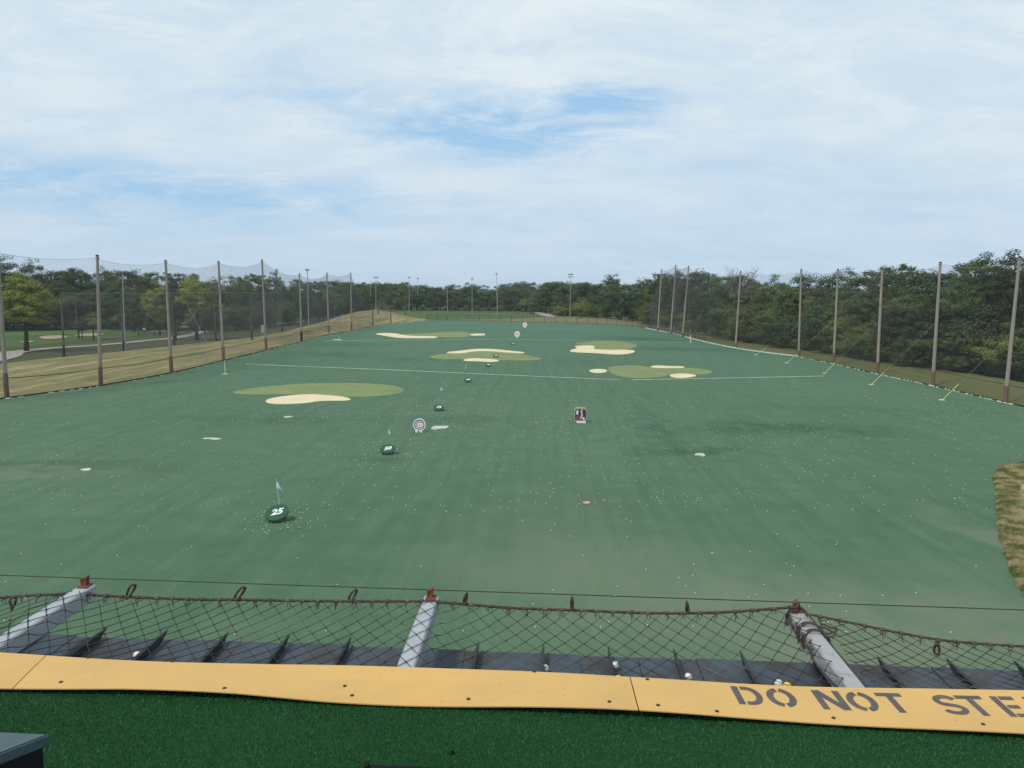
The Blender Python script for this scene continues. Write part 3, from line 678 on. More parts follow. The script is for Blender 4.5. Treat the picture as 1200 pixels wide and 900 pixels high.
# ------------------------------------------------------------------ markers, flags, targets
def text_mesh(body, size, bold=.0, ex=.004):
    cu = bpy.data.curves.new('t', 'FONT'); cu.body = body; cu.size = size; cu.offset = bold; cu.extrude = ex
    cu.align_x = 'CENTER'; cu.align_y = 'CENTER'; cu.shear = .25
    o = bpy.data.objects.new('t', cu); COL.objects.link(o); dg = bpy.context.evaluated_depsgraph_get()
    me = bpy.data.meshes.new_from_object(o.evaluated_get(dg)); bpy.data.objects.remove(o); bpy.data.curves.remove(cu); return me
for i, (px, py, txt, rz, r) in enumerate([(326, 610, '25', 12, .52), (455, 532, '50', 10, .47), (514, 481, '75', 0, .46), (548.5, 448, '100', 5, .46), (572, 429.7, '125', 0, .46), (581, 418.7, '150', 0, .5), (601, 404.6, '175', 0, .5)]):
    p = G(px, py)
    t = thing('distance_marker', p, 'round dark green yardage disc reading '+txt+' on the turf', 'distance marker', 'tilted round yardage discs', rad(rz)); t.rotation_euler = (0, -rad(.9*rz), rad(rz)); t.location.z = .006*rz
    ty = rad(24); mb = MB(); k = 40
    def ring(rr, top):
        out = []
        for j in range(k):
            a = 2*math.pi*j/k; x, y = rr*math.cos(a), rr*math.sin(a)
            out.append((x, y*math.cos(ty), .10+(y+r)*math.sin(ty)+(.0 if top else -.05)))
        return out
    mb.add(ring(r, True)+ring(r, False), [tuple(range(k)), tuple(range(k, 2*k))[::-1]]+[(k+j, k+(j+1) % k, (j+1) % k, j) for j in range(k)])
    dsc = obj('disc', mb.mesh(), M['discgreen'], t)
    mb = MB()
    for sx in (-1, 1):
        mb.tube([(sx*r*.6, -r*.55, 0), (sx*r*.6, -r*.55, .1)], .03, 6); mb.tube([(sx*r*.5, r*.62, 0), (sx*r*.5, r*.62, .6*r*1.25)], .025, 6)
    obj('stand', mb.mesh(), M['cable'], t)
    o = obj('numerals', text_mesh(txt, r*(.95 if len(txt) == 2 else .72), r*.035), M['white'], dsc)
    o.rotation_euler = (ty, 0, 0); o.location = (0, -.06*math.cos(ty)*0, .10+r*math.sin(ty)+.006)
def flag(base, h, lean, label, fl=(.28, .36), drooped=True, mat='flag'):
    t = thing('flag_stick', base, label, 'flag')
    mb = MB(); mb.tube([(0, 0, 0), (lean[0], lean[1], h)], .013, 6); obj('stick', mb.mesh(), M['fibre'], t)
    wd, hh = fl; v = []
    for i in range(7):
        for j in range(5):
            u = i/6; q = j/4
            v.append((lean[0]*(1-u*hh/h)+q*wd*(1 if not drooped else .35+.5*u)+.02*math.sin(q*9+u*4), .05*math.sin(q*8+u*3), h-u*hh-q*wd*.5*(1 if drooped else .1)))
    me = mesh(v, [(i*5+j, i*5+j+1, (i+1)*5+j+1, (i+1)*5+j) for i in range(6) for j in range(4)], smooth=True)
    obj('cloth', me, M[mat], t); return t
flag(G(329, 603), 1.62, (-.22, .1), 'thin flag stick with drooping pale blue flag behind the 25 disc', (.34, .36))
flag(G(456, 510), .45, (-.06, 0), 'tiny white pennant on turf between the 50 disc and ringed target', (.22, .3), mat='white')
flag(G(545.5, 434), .75, (0, 0), 'short thin white pennant standing just above the 100 disc', (.12, .4), mat='white')
flag(G(571.5, 417.8), .6, (0, 0), 'tiny white pennant standing on the middle olive green', (.12, .3), mat='white')
flag(G(516.5, 459), .5, (0, 0), 'tiny white pennant right of the near olive green', (.3, .3), mat='white')

def annulus(mb, r0, r1, y, k=40, yb=None, a0=0, a1=2*math.pi, cz=0, cx=0, dz=.0):
    full = abs(a1-a0-2*math.pi) < 1e-6
    v = []; 
    for j in range(k+(0 if full else 1)):
        a = a0+(a1-a0)*j/k
        for rr, yy in ((r0, y), (r1, y), (r1, y+.008), (r0, y+.008)):
            v.append((cx+rr*math.cos(a), yy, cz+rr*math.sin(a)))
    m_ = k
    f = []
    for j in range(m_):
        n2 = (j+1) % k if full else j+1
        for q in range(4): f.append((j*4+q, j*4+(q+1) % 4, n2*4+(q+1) % 4, n2*4+q))
    mb.add(v, f)
def discv(mb, r, y0, y1, cz, k=40):
    v = [(r*math.cos(2*math.pi*j/k), y, cz+r*math.sin(2*math.pi*j/k)) for y in (y0, y1) for j in range(k)]
    mb.add(v, [tuple(range(k)), tuple(range(k, 2*k))[::-1]]+[(j, k+j, k+(j+1) % k, (j+1) % k) for j in range(k)])
def ring_target(px, py, r, label, kind):
    p = G(px, py); t = thing('round_target', p, label, 'target', 'round upright targets', 0)
    cz = r*1.12; mb = MB(); discv(mb, r, 0, .06, cz); bd = obj('board', mb.mesh(), M['white'], t)
    if kind == 'blue':
        mb = MB(); annulus(mb, r*.66, r*.82, -.010, cz=cz); obj('blue_ring', mb.mesh(), M['blue'], bd)
        mb = MB(); annulus(mb, r*.42, r*.52, -.010, cz=cz, a0=rad(35), a1=rad(325)); obj('red_ring', mb.mesh(), M['red'], bd)
        mb = MB(); annulus(mb, r*.10, r*.17, -.010, cz=cz, cx=-r*.18, a0=rad(180), a1=rad(360)); mb.box(-r*.02, r*.05, -.01, -.002, cz-r*.16, cz+r*.14); mb.box(r*.14, r*.30, -.01, -.002, cz-r*.13, cz+.02*r)
        obj('red_emblem', mb.mesh(), M['pink'], bd)
    else:
        mb = MB(); annulus(mb, r*.90, r*1.0, -.010, cz=cz); obj('red_rim', mb.mesh(), M['maroon'], bd)
        mb = MB()
        for j in range(3): 
            x = (j-1)*r*.36; annulus(mb, r*.08, r*.17, -.01, 14, cz=cz, cx=x)
        obj('red_markings', mb.mesh(), M['pink'], bd)
    mb = MB(); mb.box(-r*.55, -r*.15, -.25, .3, 0, .14); mb.box(r*.1, r*.5, -.22, .3, 0, .15); mb.box(-r*.5, r*.5, .065, .12, .05, cz)
    obj('foot', mb.mesh(), M['white'], t)
ring_target(491.3, 506, .46, 'round white target with blue and red rings standing near the 75 disc', 'blue')
ring_target(606, 395.5, .78, 'round white target with red rim, the nearer of the far pair', 'far')
ring_target(615, 384, .86, 'round white target with red rim, farthest one near the back fence', 'far')
p = G(680, 495); t = thing('picture_target', p, 'small upright picture board with dark, white and reddish patches right of centre', 'target')
mb = MB(); w_, h_ = .48, 1.12
oc = [(-w_, .1), (-w_*.9, 0), (w_*.9, 0), (w_, .1), (w_, h_*.8), (w_*.75, h_), (-w_*.75, h_), (-w_, h_*.8)]
mb.add([(x, 0, z+.06) for x, z in oc]+[(x, .3, z+.06) for x, z in oc], [tuple(range(8)), tuple(range(8, 16))[::-1]]+[(j, 8+j, 8+(j+1) % 8, (j+1) % 8) for j in range(8)])
bd = obj('board', mb.mesh(), M['tan'], t)
def patch(name, q, mat, y):
    mb = MB(); n = len(q); mb.add([(x*w_, y, z*h_+.06) for x, z in q]+[(x*w_, y+.004, z*h_+.06) for x, z in q], [tuple(range(n)), tuple(range(n, 2*n))[::-1]]+[(j, n+j, n+(j+1) % n, (j+1) % n) for j in range(n)])
    obj(name, mb.mesh(), M[mat], bd)
patch('dark_field', [(-.9, .1), (.9, .1), (.9, .78), (.65, .9), (-.65, .9), (-.9, .78)], 'navy', -.008)
patch('red_patch', [(-.8, .14), (.05, .14), (.1, .42), (-.2, .5), (-.7, .35)], 'maroon', -.014)
patch('white_patch', [(-.75, .52), (-.4, .5), (-.35, .8), (-.65, .82)], 'white', -.014)
patch('lilac_patch', [(.0, .2), (.35, .22), (.4, .5), (.25, .8), (.5, .86), (.1, .9), (-.05, .75), (.1, .55)], 'lilac', -.020)
patch('pale_streak', [(.4, .12), (.75, .15), (.6, .35), (.45, .3)], 'white', -.020)
mb = MB(); mb.box(-.3, .42, -.35, -.05, 0, .1); obj('foot', mb.mesh(), M['white'], t)

# ------------------------------------------------------------------ golf balls
def ball_mesh(r, seg=10, ring_=7):
    mb = MB(); mb.ball((0, 0, 0), r, seg, ring_); return mb.mesh(smooth=True)
bmw = ball_mesh(.020); bmw.materials.append(M['ballw'])
def in_field(px, py):
    if py < 377: return False
    l = [(500, 375.5)]+[(x, y) for x, y in LEFT[::-1]]
    if px < 500 and py < interp(LEFT, px)+1: return False
    if px > 757 and py < interp([(757, 384)]+RIGHT+[(1230, 486)], px)+1: return False
    if px >= 500 and px <= 757 and py < interp(FAR, px)+1: return False
    if px > 1160 and 538 < py < 710: return False
    return True
pos = []
clusters = [(500, 500, 60, 16), (455, 531, 22, 8), (326, 607, 22, 9), (514, 480, 50, 9), (680, 492, 60, 14), (700, 505, 90, 22), (920, 512, 60, 9), (350, 470, 90, 14), (560, 455, 90, 16), (620, 440, 120, 14), (1110, 470, 40, 12), (200, 480, 80, 20), (580, 560, 90, 30)]
while len(pos) < 1700:
    u = random.random()
    if u < .40:
        c = random.choice(clusters); px, py = random.gauss(c[0], c[2]), random.gauss(c[1], c[3])
    else:
        px = random.uniform(-20, 1220); v_ = random.random()
        py = random.uniform(382, 430) if v_ < .14 else random.uniform(430, 500) if v_ < .62 else random.uniform(500, 600) if v_ < .96 else random.uniform(600, 745)
    if in_field(px, py): pos.append((px, py))
pos += [(850+random.gauss(0, 120), random.uniform(640, 740)) for _ in range(25)]
pos = [q for q in pos if in_field(*q)]
pos.sort(key=lambda q: G(*q).length)
for i, q in enumerate(pos[:290]):
    o = bpy.data.objects.new('golf_ball', bmw); COL.objects.link(o); o.location = G(*q)+Vector((0, 0, .024))
    tag(o, 'white golf ball lying loose on the nearer part of the green field turf', 'golf ball', 'loose golf balls on the near field')
mb = MB()
for q in pos[290:]:
    p = G(*q); mb.ball((p.x, p.y, .02), .0215, 6, 4)
for pl_, off in ((pl2, -.3), (pl3, .35)):
    for p, d in walk(pl_, .8):
        if random.random() < .35: mb.ball((p.x+off+random.uniform(-.2, .2), p.y, .024), .026, 6, 4)
tag(obj('golf_balls', mb.mesh(), M['ballw']), 'hundreds of white golf balls scattered over the farther field turf', 'golf balls', kind='stuff')

# ------------------------------------------------------------------ trees
def unit(v): return v/np.maximum(np.linalg.norm(v, axis=1, keepdims=True), 1e-6)
def crown_mesh(seed, H, h0, Rw, clumps, per, leaf, crad=.24, gap=0.0, flat_=1.0):
    g = np.random.default_rng(seed)
    cz = (H+h0)/2; rz = (H-h0)/2
    d = unit(g.normal(size=(clumps, 3))); rr = g.uniform(.12, 1, clumps)**.45
    lob = 1+.22*np.sin(d[:, 0]*3.1+seed)*np.cos(d[:, 1]*2.7+seed*2)+.15*np.sin(d[:, 2]*5+seed*3)
    prof = np.where(d[:, 2] < 0, 1.0, 1.0-.12*d[:, 2])
    C = np.stack([d[:, 0]*Rw*prof, d[:, 1]*Rw*prof, d[:, 2]*rz], 1)*(rr*lob*(1-crad*.7))[:, None]
    C[:, 2] += cz
    cr = g.uniform(.6, 1.25, clumps)*crad*Rw
    idx = np.repeat(np.arange(clumps), per); n = len(idx)
    ld = unit(g.normal(size=(n, 3))); lr = g.uniform(.1, 1, n)**.5
    P = C[idx]+ld*(lr*cr[idx])[:, None]*np.array([1.2, 1.2, .66*flat_])
    nrm = unit(ld*.9+unit(C[idx]-np.array([0, 0, cz]))*.5+np.array([0, 0, .55])+g.normal(size=(n, 3))*.55)
    t1 = unit(np.cross(nrm, g.normal(size=(n, 3)))); t2 = np.cross(nrm, t1)
    s = (g.uniform(.55, 1.2, n)*leaf)[:, None]
    V = np.stack([P-t1*s*.5, P-t2*s*.28, P+t1*s*.55, P+t2*s*.3], 1).reshape(-1, 3)
    zt_ = np.percentile(V[:, 2], 99.7)
    return fastmesh(V, 4, 'crown'), C, float(zt_)
def limb_mesh(seed, H, h0, r, C, nb=14, lean=.0):
    g = random.Random(seed); mb = MB()
    top = Vector((lean, 0, H*.72)); 
    tr = [Vector((0, 0, -.3)), Vector((g.uniform(-.1, .1), 0, h0*.5+.2)), Vector((lean*.5, g.uniform(-.2, .2), h0+.6)), Vector((lean*.8, g.uniform(-.3, .3), (h0+H)/2)), top]
    mb.tube(tr, [r*1.35, r, r*.82, r*.5, r*.15], 8)
    for i in range(nb):
        c = Vector(C[g.randrange(len(C))]); s = g.uniform(.25, .85); z = h0*.8+(H*.7-h0*.8)*s*.8
        if c.z < z: z = max(h0*.7, c.z-.8)
        a = Vector((lean*.6*s, 0, z)); m_ = a.lerp(c, .5)+Vector((0, 0, -.25))
        mb.tube([a, m_, c], [r*.38*(1.1-s), r*.2*(1.1-s)+.02, .02], 5)
    return mb.mesh(smooth=True)
def leaf_mat(name, c1, c2, c3):
    m = bpy.data.materials.new(name); m.use_nodes = True; nt = m.node_tree; b = nt.nodes['Principled BSDF']; out = nt.nodes['Material Output']
    oi = N(nt, 'ShaderNodeObjectInfo')
    f = noise(nt, mapped(nt), .45, 5, .7); c = mix(nt, ramp(nt, f, .38, .64), c1, c2)
    f2 = noise(nt, mapped(nt), 2.6, 3, .7); c = mix(nt, math_(nt, 'MULTIPLY', ramp(nt, f2, .5, .75), .6), c, c3)
    hs = N(nt, 'ShaderNodeHueSaturation'); nt.links.new(c, hs.inputs['Color'])
    nt.links.new(math_(nt, 'ADD', math_(nt, 'MULTIPLY', oi.outputs['Random'], .022), .489), hs.inputs['Hue'])
    nt.links.new(math_(nt, 'ADD', math_(nt, 'MULTIPLY', math_(nt, 'FRACT', math_(nt, 'MULTIPLY', oi.outputs['Random'], 7.3)), .6), .7), hs.inputs['Value'])
    nt.links.new(hs.outputs[0], b.inputs['Base Color']); b.inputs['Roughness'].default_value = .65; b.inputs['Specular IOR Level'].default_value = .25
    tr = N(nt, 'ShaderNodeBsdfTranslucent'); nt.links.new(hs.outputs[0], tr.inputs['Color'])
    ms = N(nt, 'ShaderNodeMixShader'); ms.inputs[0].default_value = .2
    nt.links.new(b.outputs[0], ms.inputs[1]); nt.links.new(tr.outputs[0], ms.inputs[2]); nt.links.new(ms.outputs[0], out.inputs[0])
    return m
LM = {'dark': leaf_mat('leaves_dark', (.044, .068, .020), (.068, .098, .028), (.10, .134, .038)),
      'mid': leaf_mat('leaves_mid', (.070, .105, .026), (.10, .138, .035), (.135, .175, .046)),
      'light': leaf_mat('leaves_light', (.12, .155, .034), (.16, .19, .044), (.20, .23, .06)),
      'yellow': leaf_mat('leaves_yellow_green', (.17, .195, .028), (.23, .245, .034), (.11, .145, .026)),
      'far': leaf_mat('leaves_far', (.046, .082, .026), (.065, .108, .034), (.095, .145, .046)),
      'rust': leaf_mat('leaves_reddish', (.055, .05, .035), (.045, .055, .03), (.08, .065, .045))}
M['bark'] = simple('bark', (.065, .052, .04), (.035, .03, .025), 4, .95, .1, stretch=(3, 3, .5), bmp=.5)
PROTO = {}
def proto(key, seed, H, h0, Rw, clumps, per, leaf, crad, r, nb=14, flat_=1.0):
    cm, C, zt_ = crown_mesh(seed, H, h0, Rw, clumps, per, leaf, crad, flat_=flat_); cm.materials.append(LM['mid'])
    tm = limb_mesh(seed, H, h0, r, C, nb); tm.materials.append(M['bark']); PROTO[key] = (zt_, cm, tm)
for s_ in range(4): proto('oak%d' % s_, 11+s_, 14, 1.8, 5.8, 190, 95, .34, .19, .26)
for s_ in range(3): proto('tall%d' % s_, 31+s_, 16, 4.0, 4.6, 150, 90, .34, .19, .24)
for s_ in range(3): proto('bush%d' % s_, 51+s_, 6, .1, 4.0, 110, 85, .25, .20, .12, 10)
for s_ in range(4): proto('far%d' % s_, 71+s_, 14, .8, 6.4, 140, 60, .6, .24, .25, 8)
proto('maple', 91, 12, 3.0, 4.7, 150, 110, .30, .21, .30, 22, .75)
proto('small', 93, 5, 1.2, 2.1, 50, 70, .2, .28, .10, 10, .7)
proto('sparse', 95, 18, 5.5, 4.8, 75, 120, .30, .19, .28, 26)
proto('round', 97, 20, 2, 6.2, 130, 80, .5, .23, .3)
def tree(key, base, h, mat, label, grp=None, wid=1.0, name='tree', cat='tree'):
    H, cm, tm = PROTO[key]; s = h/H
    t = thing(name, base, label, cat, grp, random.uniform(0, 6.28)); t.scale = (s*wid, s*wid, s)
    a = obj('trunk', tm, None, t); c = obj('crown', cm, None, t)
    c.material_slots[0].link = 'OBJECT'; c.material_slots[0].material = LM[mat]; return t
def row(x0, x1, baseP, topP, back, spacing, frac, keys, mats, label, grp, jit=.25, wid=(.9, 1.15), name='tree', cat='tree', z=-.2):
    px = x0
    while px < x1:
        b = G(px, interp(baseP, px)); dirr = Vector((b.x, b.y, 0)).normalized()
        bb = b+dirr*(back+random.uniform(-.3, .3)*spacing); bb.z = z
        sx = 600+900*0  # not used
        top = PY(px, interp(topP, px), bb.y).z
        h = max(2.0, (top-z)*frac*random.uniform(1-jit, 1+jit*.35))
        tree(random.choice(keys), bb, h, random.choice(mats), label, grp, random.uniform(*wid), name, cat)
        px += spacing*900/bb.y*random.uniform(.75, 1.2)
baseR = [(640, 368), (690, 370.5), (740, 376), (770, 382), (800, 387), (864, 400), (950, 412), (1028, 424), (1100, 434), (1190, 444), (1330, 460)]
topR = [(640, 330), (680, 332), (735, 333), (760, 327), (780, 319), (800, 316), (830, 320), (870, 325), (900, 323), (940, 323), (970, 322), (990, 318), (1020, 314), (1060, 313), (1090, 320), (1120, 309), (1150, 304), (1180, 302), (1210, 302), (1330, 300)]
O = ['oak0', 'oak1', 'oak2', 'oak3']; T = ['tall0', 'tall1', 'tall2']; B = ['bush0', 'bush1', 'bush2']; F = ['far0', 'far1', 'far2', 'far3']
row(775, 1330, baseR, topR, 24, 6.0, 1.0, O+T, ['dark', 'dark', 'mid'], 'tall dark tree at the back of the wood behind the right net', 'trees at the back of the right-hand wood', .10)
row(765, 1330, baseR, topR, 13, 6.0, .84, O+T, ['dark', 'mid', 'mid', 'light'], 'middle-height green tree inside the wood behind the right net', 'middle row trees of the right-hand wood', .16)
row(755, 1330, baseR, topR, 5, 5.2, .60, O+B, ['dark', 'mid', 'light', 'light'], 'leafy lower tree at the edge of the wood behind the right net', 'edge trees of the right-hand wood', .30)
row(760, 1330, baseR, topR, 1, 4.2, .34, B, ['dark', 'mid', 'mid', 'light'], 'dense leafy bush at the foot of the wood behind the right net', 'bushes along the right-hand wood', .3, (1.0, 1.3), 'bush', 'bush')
# far right of centre
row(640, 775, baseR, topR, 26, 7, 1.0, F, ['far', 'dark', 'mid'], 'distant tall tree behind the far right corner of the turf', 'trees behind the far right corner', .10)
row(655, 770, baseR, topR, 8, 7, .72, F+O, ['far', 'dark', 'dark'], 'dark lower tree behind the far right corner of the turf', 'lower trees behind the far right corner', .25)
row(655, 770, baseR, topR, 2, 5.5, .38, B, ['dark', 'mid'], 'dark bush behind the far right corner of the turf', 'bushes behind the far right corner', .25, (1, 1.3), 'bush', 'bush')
tree('round', G(716, 371.5)+Vector((1, 14, 0)), PY(716, 322, G(716, 371).y+14).z, 'far', 'tallest round-headed tree standing above the far tree line right of centre', wid=1.0)
tree('bush0', G(681, 371.5), PY(681, 349, G(681, 371.5).y).z, 'yellow', 'bright yellow-green leafy tree at the foot of the four-lamp mast', wid=.95)
tree('bush1', G(656, 369.5), PY(656, 359, G(656, 369.5).y).z, 'light', 'low rounded light green bush right of the pale path', wid=1.2, name='bush', cat='bush')
# centre, far
baseC = [(400, 362), (440, 362.5), (500, 363.5), (600, 364), (660, 366.5)]
topC = [(400, 331), (440, 331), (470, 328.5), (500, 334), (520, 335), (545, 332), (580, 334), (600, 331), (640, 330), (690, 332)]
row(405, 700, baseC, topC, 50, 6.0, 1.0, F, ['far', 'far', 'mid'], 'distant tall tree in the far wood beyond the end of the turf', 'tall trees of the far centre wood', .08)
row(410, 690, baseC, topC, 25, 6.2, .80, F, ['far', 'dark', 'mid'], 'distant green tree in the middle of the far wood', 'middle trees of the far centre wood', .15)
row(415, 660, baseC, topC, 5, 6.5, .55, F+['oak1'], ['far', 'dark', 'mid', 'light'], 'distant lower tree along the front of the far wood', 'front trees of the far centre wood', .3)
row(420, 655, baseC, topC, -4, 7, .24, B, ['far', 'dark', 'mid'], 'distant low bush at the foot of the far wood', 'bushes at the far centre wood', .3, (1, 1.4), 'bush', 'bush')
# left wood
baseL = [(-90, 390), (0, 386), (120, 384.5), (240, 387), (300, 384), (340, 379), (400, 371), (440, 365)]
topL = [(-90, 296), (0, 299), (45, 303), (52, 316), (80, 314), (110, 310), (150, 313), (175, 316), (210, 316), (240, 321), (270, 325), (300, 323), (320, 321), (335, 327), (380, 328), (410, 331), (440, 331)]
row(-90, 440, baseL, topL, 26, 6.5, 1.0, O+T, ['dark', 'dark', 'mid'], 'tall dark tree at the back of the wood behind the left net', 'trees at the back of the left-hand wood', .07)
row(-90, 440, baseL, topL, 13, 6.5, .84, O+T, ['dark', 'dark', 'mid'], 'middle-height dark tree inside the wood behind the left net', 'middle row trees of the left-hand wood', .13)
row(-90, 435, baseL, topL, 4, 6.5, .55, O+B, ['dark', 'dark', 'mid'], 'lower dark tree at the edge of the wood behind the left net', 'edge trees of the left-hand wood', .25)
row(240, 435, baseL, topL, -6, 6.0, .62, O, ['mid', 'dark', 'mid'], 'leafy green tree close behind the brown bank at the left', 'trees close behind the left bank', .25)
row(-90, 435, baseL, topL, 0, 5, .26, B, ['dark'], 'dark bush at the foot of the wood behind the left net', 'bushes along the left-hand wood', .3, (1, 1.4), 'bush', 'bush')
def single(key, px, by, ty, mat, label, wid=1.0, z=-.2):
    b = G(px, by, z); return tree(key, b, PY(px, ty, b.y).z-z, mat, label, wid=wid)
single('maple', 31, 411, 320, 'yellow', 'large yellow-green tree standing alone by the cart path at far left', 1.0)
single('small', 110, 397, 366, 'light', 'small low tree beside the leaning pole and bunker at the left', 1.15)
single('small', 97, 397.5, 372, 'rust', 'small dark reddish tree just left of the small green tree', 1.2)
single('tall0', 157.5, 388.5, 338, 'mid', 'slim-trunked green tree on the fairway between second and third left poles', 1.1)
single('oak2', 187.5, 392, 331, 'yellow', 'yellowish tree with dark trunk just left of the third left pole', .85)
single('tall1', 206, 398, 326, 'mid', 'dark-trunked green tree just right of the third left pole', .9)
single('maple', 231, 398, 322, 'yellow', 'yellow-green broad tree between third and fourth left poles', .95)
single('sparse', 322, 384, 316, 'mid', 'thin-crowned tall tree rising above the wood beside the pole with the box', .6)
single('sparse', 1187, 442, 294, 'dark', 'tallest open-crowned tree behind the nearest right pole', 1.05)
single('sparse', 1150, 437, 297, 'dark', 'tall open-crowned tree left of the nearest right pole', 1.0)
single('sparse', 1125, 436, 306, 'mid', 'open-crowned tall tree right of the second right pole', .9)
# dead tree
def dead_tree(base, h):
    mb = MB(); g = random.Random(5)
    def br(p, d, L, r, lv):
        m_ = p+d*L*.5+Vector((g.uniform(-.1, .1), g.uniform(-.1, .1), 0))*L*.3; e = p+d*L
        mb.tube([p, m_, e], [r, r*.8, r*.6], 5)
        if lv == 0: return
        for _ in range(3 if lv > 1 else 4):
            nd = (d+Vector((g.uniform(-1, 1), g.uniform(-1, 1), g.uniform(-.3, .6)))*1.0).normalized()
            br(e if g.random() < .6 else m_, nd, L*g.uniform(.6, .85), r*.66, lv-1)
    br(Vector((0, 0, -.3)), Vector((0, 0, 1)), h*.5, .24, 5)
    me = mb.mesh(); z = max(v.co.z for v in me.vertices); 
    for v in me.vertices: v.co *= h/z
    t = thing('bare_tree', base, 'leafless dead tree with grey twigs rising above the right wood', 'tree')
    obj('trunk', me, simple('dead_wood', (.20, .175, .16), (.13, .11, .10), 3, .9, .1), t)
b = G(866, 400)+Vector((1.5, 12, 0)); dead_tree(b, PY(866, 308, b.y).z)

# ------------------------------------------------------------------ people and small things far off
def person(base, h, rz, shirt, trousers, label, bend=0):
    J = [(0, 0, .53), (0, 0, .62), (0, .005, .74), (0, .01, .82), (0, 0, .865), (0, -.01, .93), (0, -.01, .985),
         (.05, 0, .5), (.06, -.01, .28), (.065, .02, .03), (.075, -.06, .015), (-.05, 0, .5), (-.07, -.01, .28), (-.08, .02, .03), (-.09, -.06, .015),
         (.115, .005, .80), (.14, -.02, .64), (.10, -.14, .54), (-.115, .005, .80), (-.14, -.02, .64), (-.09, -.15, .54)]
    Rr = [.085, .08, .095, .075, .03, .058, .035, .055, .04, .026, .02, .055, .04, .026, .02, .038, .028, .02, .038, .028, .02]
    E_ = [(0, 1), (1, 2), (2, 3), (3, 4), (4, 5), (5, 6), (0, 7), (7, 8), (8, 9), (9, 10), (0, 11), (11, 12), (12, 13), (13, 14), (3, 15), (15, 16), (16, 17), (3, 18), (18, 19), (19, 20)]
    me = bpy.data.meshes.new('p'); me.from_pydata([(x*h, (y-bend*max(0, z-.53))*h, z*h) for x, y, z in J], E_, [])
    o = bpy.data.objects.new('p', me); COL.objects.link(o)
    o.modifiers.new('s', 'SKIN'); o.modifiers.new('d', 'SUBSURF').levels = 1
    for i, r_ in enumerate(Rr): me.skin_vertices[0].data[i].radius = (r_*h, r_*h*.85)
    me.skin_vertices[0].data[0].use_root = True
    dg = bpy.context.evaluated_depsgraph_get(); m2 = bpy.data.meshes.new_from_object(o.evaluated_get(dg)); bpy.data.objects.remove(o)
    for nm, c_ in (('cloth_'+shirt[0], shirt[1]), ('cloth_'+trousers[0], trousers[1]), ('skin', (.42, .25, .17)), ('hair', (.04, .03, .02))):
        m2.materials.append(bpy.data.materials.get(nm) or simple(nm, c_, rough=.9))
    for p_ in m2.polygons:
        z = p_.center.z/h; x = abs(p_.center.x)/h
        p_.material_index = 3 if z > .955 else 2 if z > .85 else 0 if z > .6 and x < .17 else (1 if z < .54 and x < .1 and p_.center.y > -.1*h else 2 if z < .66 and p_.center.y < -.05*h else 1)
    m2.polygons.foreach_set('use_smooth', [True]*len(m2.polygons))
    o = obj('person', m2); o.location = base; o.rotation_euler = (0, 0, rz); return tag(o, label, 'person')
wh = ('white', (.75, .76, .78)); dk = ('dark', (.03, .03, .04))
person(G(169.3, 392, -.28), 1.7, rad(20), wh, dk, 'golfer in white top and dark trousers standing on the left fairway', .1)
person(G(607, 368, -.26), 1.75, rad(-60), wh, dk, 'distant golfer in white shirt beyond the end of the turf', .35)
person(G(601, 368.2, -.26), 1.6, rad(30), ('grey', (.5, .5, .5)), ('tan', (.3, .27, .2)), 'distant golfer in pale clothes, left of the white-shirted one')
def golf_cart(base, label, body):
    t = thing('golf_cart', base, label, 'golf cart', None, rad(70))
    mb = MB(); mb.box(-.6, .6, -1.1, 1.1, .3, .75); mb.box(-.55, .55, .6, 1.15, .75, 1.0); mb.box(-.55, .55, -.7, -.1, .75, .9); obj('body', mb.mesh(), body, t)
    mb = MB(); mb.box(-.62, .62, -1.0, .8, 1.8, 1.86); obj('roof', mb.mesh(), M['lamp'], t)
    mb = MB(); mb.box(-.5, .5, -.75, -.65, .9, 1.3); obj('seat', mb.mesh(), M['cable'], t)
    for x in (-.55, .55):
        for y in (-.95, .75):
            mb = MB(); mb.tube([(x, y, .75), (x, y*.95, 1.8)], .025, 5); obj('roof_post', mb.mesh(), M['cable'], t)
            mb = MB(); mb.tube([(x-.08, y*.85, .25), (x+.08, y*.85, .25)], .25, 12); obj('wheel', mb.mesh(), M['cable'], t)
golf_cart(G(623.5, 368.3, -.3), 'dark golf cart parked beyond the far fence left of the pale path', M['navy'])
# golf bags on the left fairway
def bag(px, py, label, z=-.28):
    b = G(px, py, z); t = thing('golf_bag', b, label, 'golf bag')
    mb = MB(); mb.tube([(0, 0, .02), (.15, .1, .85)], [.14, .17], 8); obj('bag', mb.mesh(), M['navy'], t)
    mb = MB()
    for i in range(5): mb.tube([(.15+.04*(i-2), .1, .8), (.2+.06*(i-2), .12, 1.12)], .02, 4)
    obj('clubs', mb.mesh(), M['steel'], t)
    mb = MB(); mb.tube([(.1, -.05, .6), (.3, -.3, .0)], .015, 4); mb.tube([(.1, .2, .6), (.3, .45, .0)], .015, 4); obj('stand', mb.mesh(), M['cable'], t)
bag(162, 394, 'dark golf bag standing left of the golfer on the left fairway'); bag(180.5, 393.5, 'dark golf bag standing right of the golfer on the left fairway')
t = thing('utility_cabinet', G(397, 375.5, 2.0)+Vector((0, -1, 0)), 'grey metal cabinet on the bank left of the eighth left pole', 'cabinet')
mb = MB(); mb.box(-.7, .7, -.4, .4, 0, 1.0); mb.box(-.75, .75, -.45, .45, 1.0, 1.06); obj('housing', mb.mesh(), M['steel'], t)
mb = MB(); mb.box(-.03, .03, -.43, -.402, .1, .9); mb.box(.12, .18, -.45, -.402, .45, .6); obj('door_handle', mb.mesh(), M['lamp'], t)

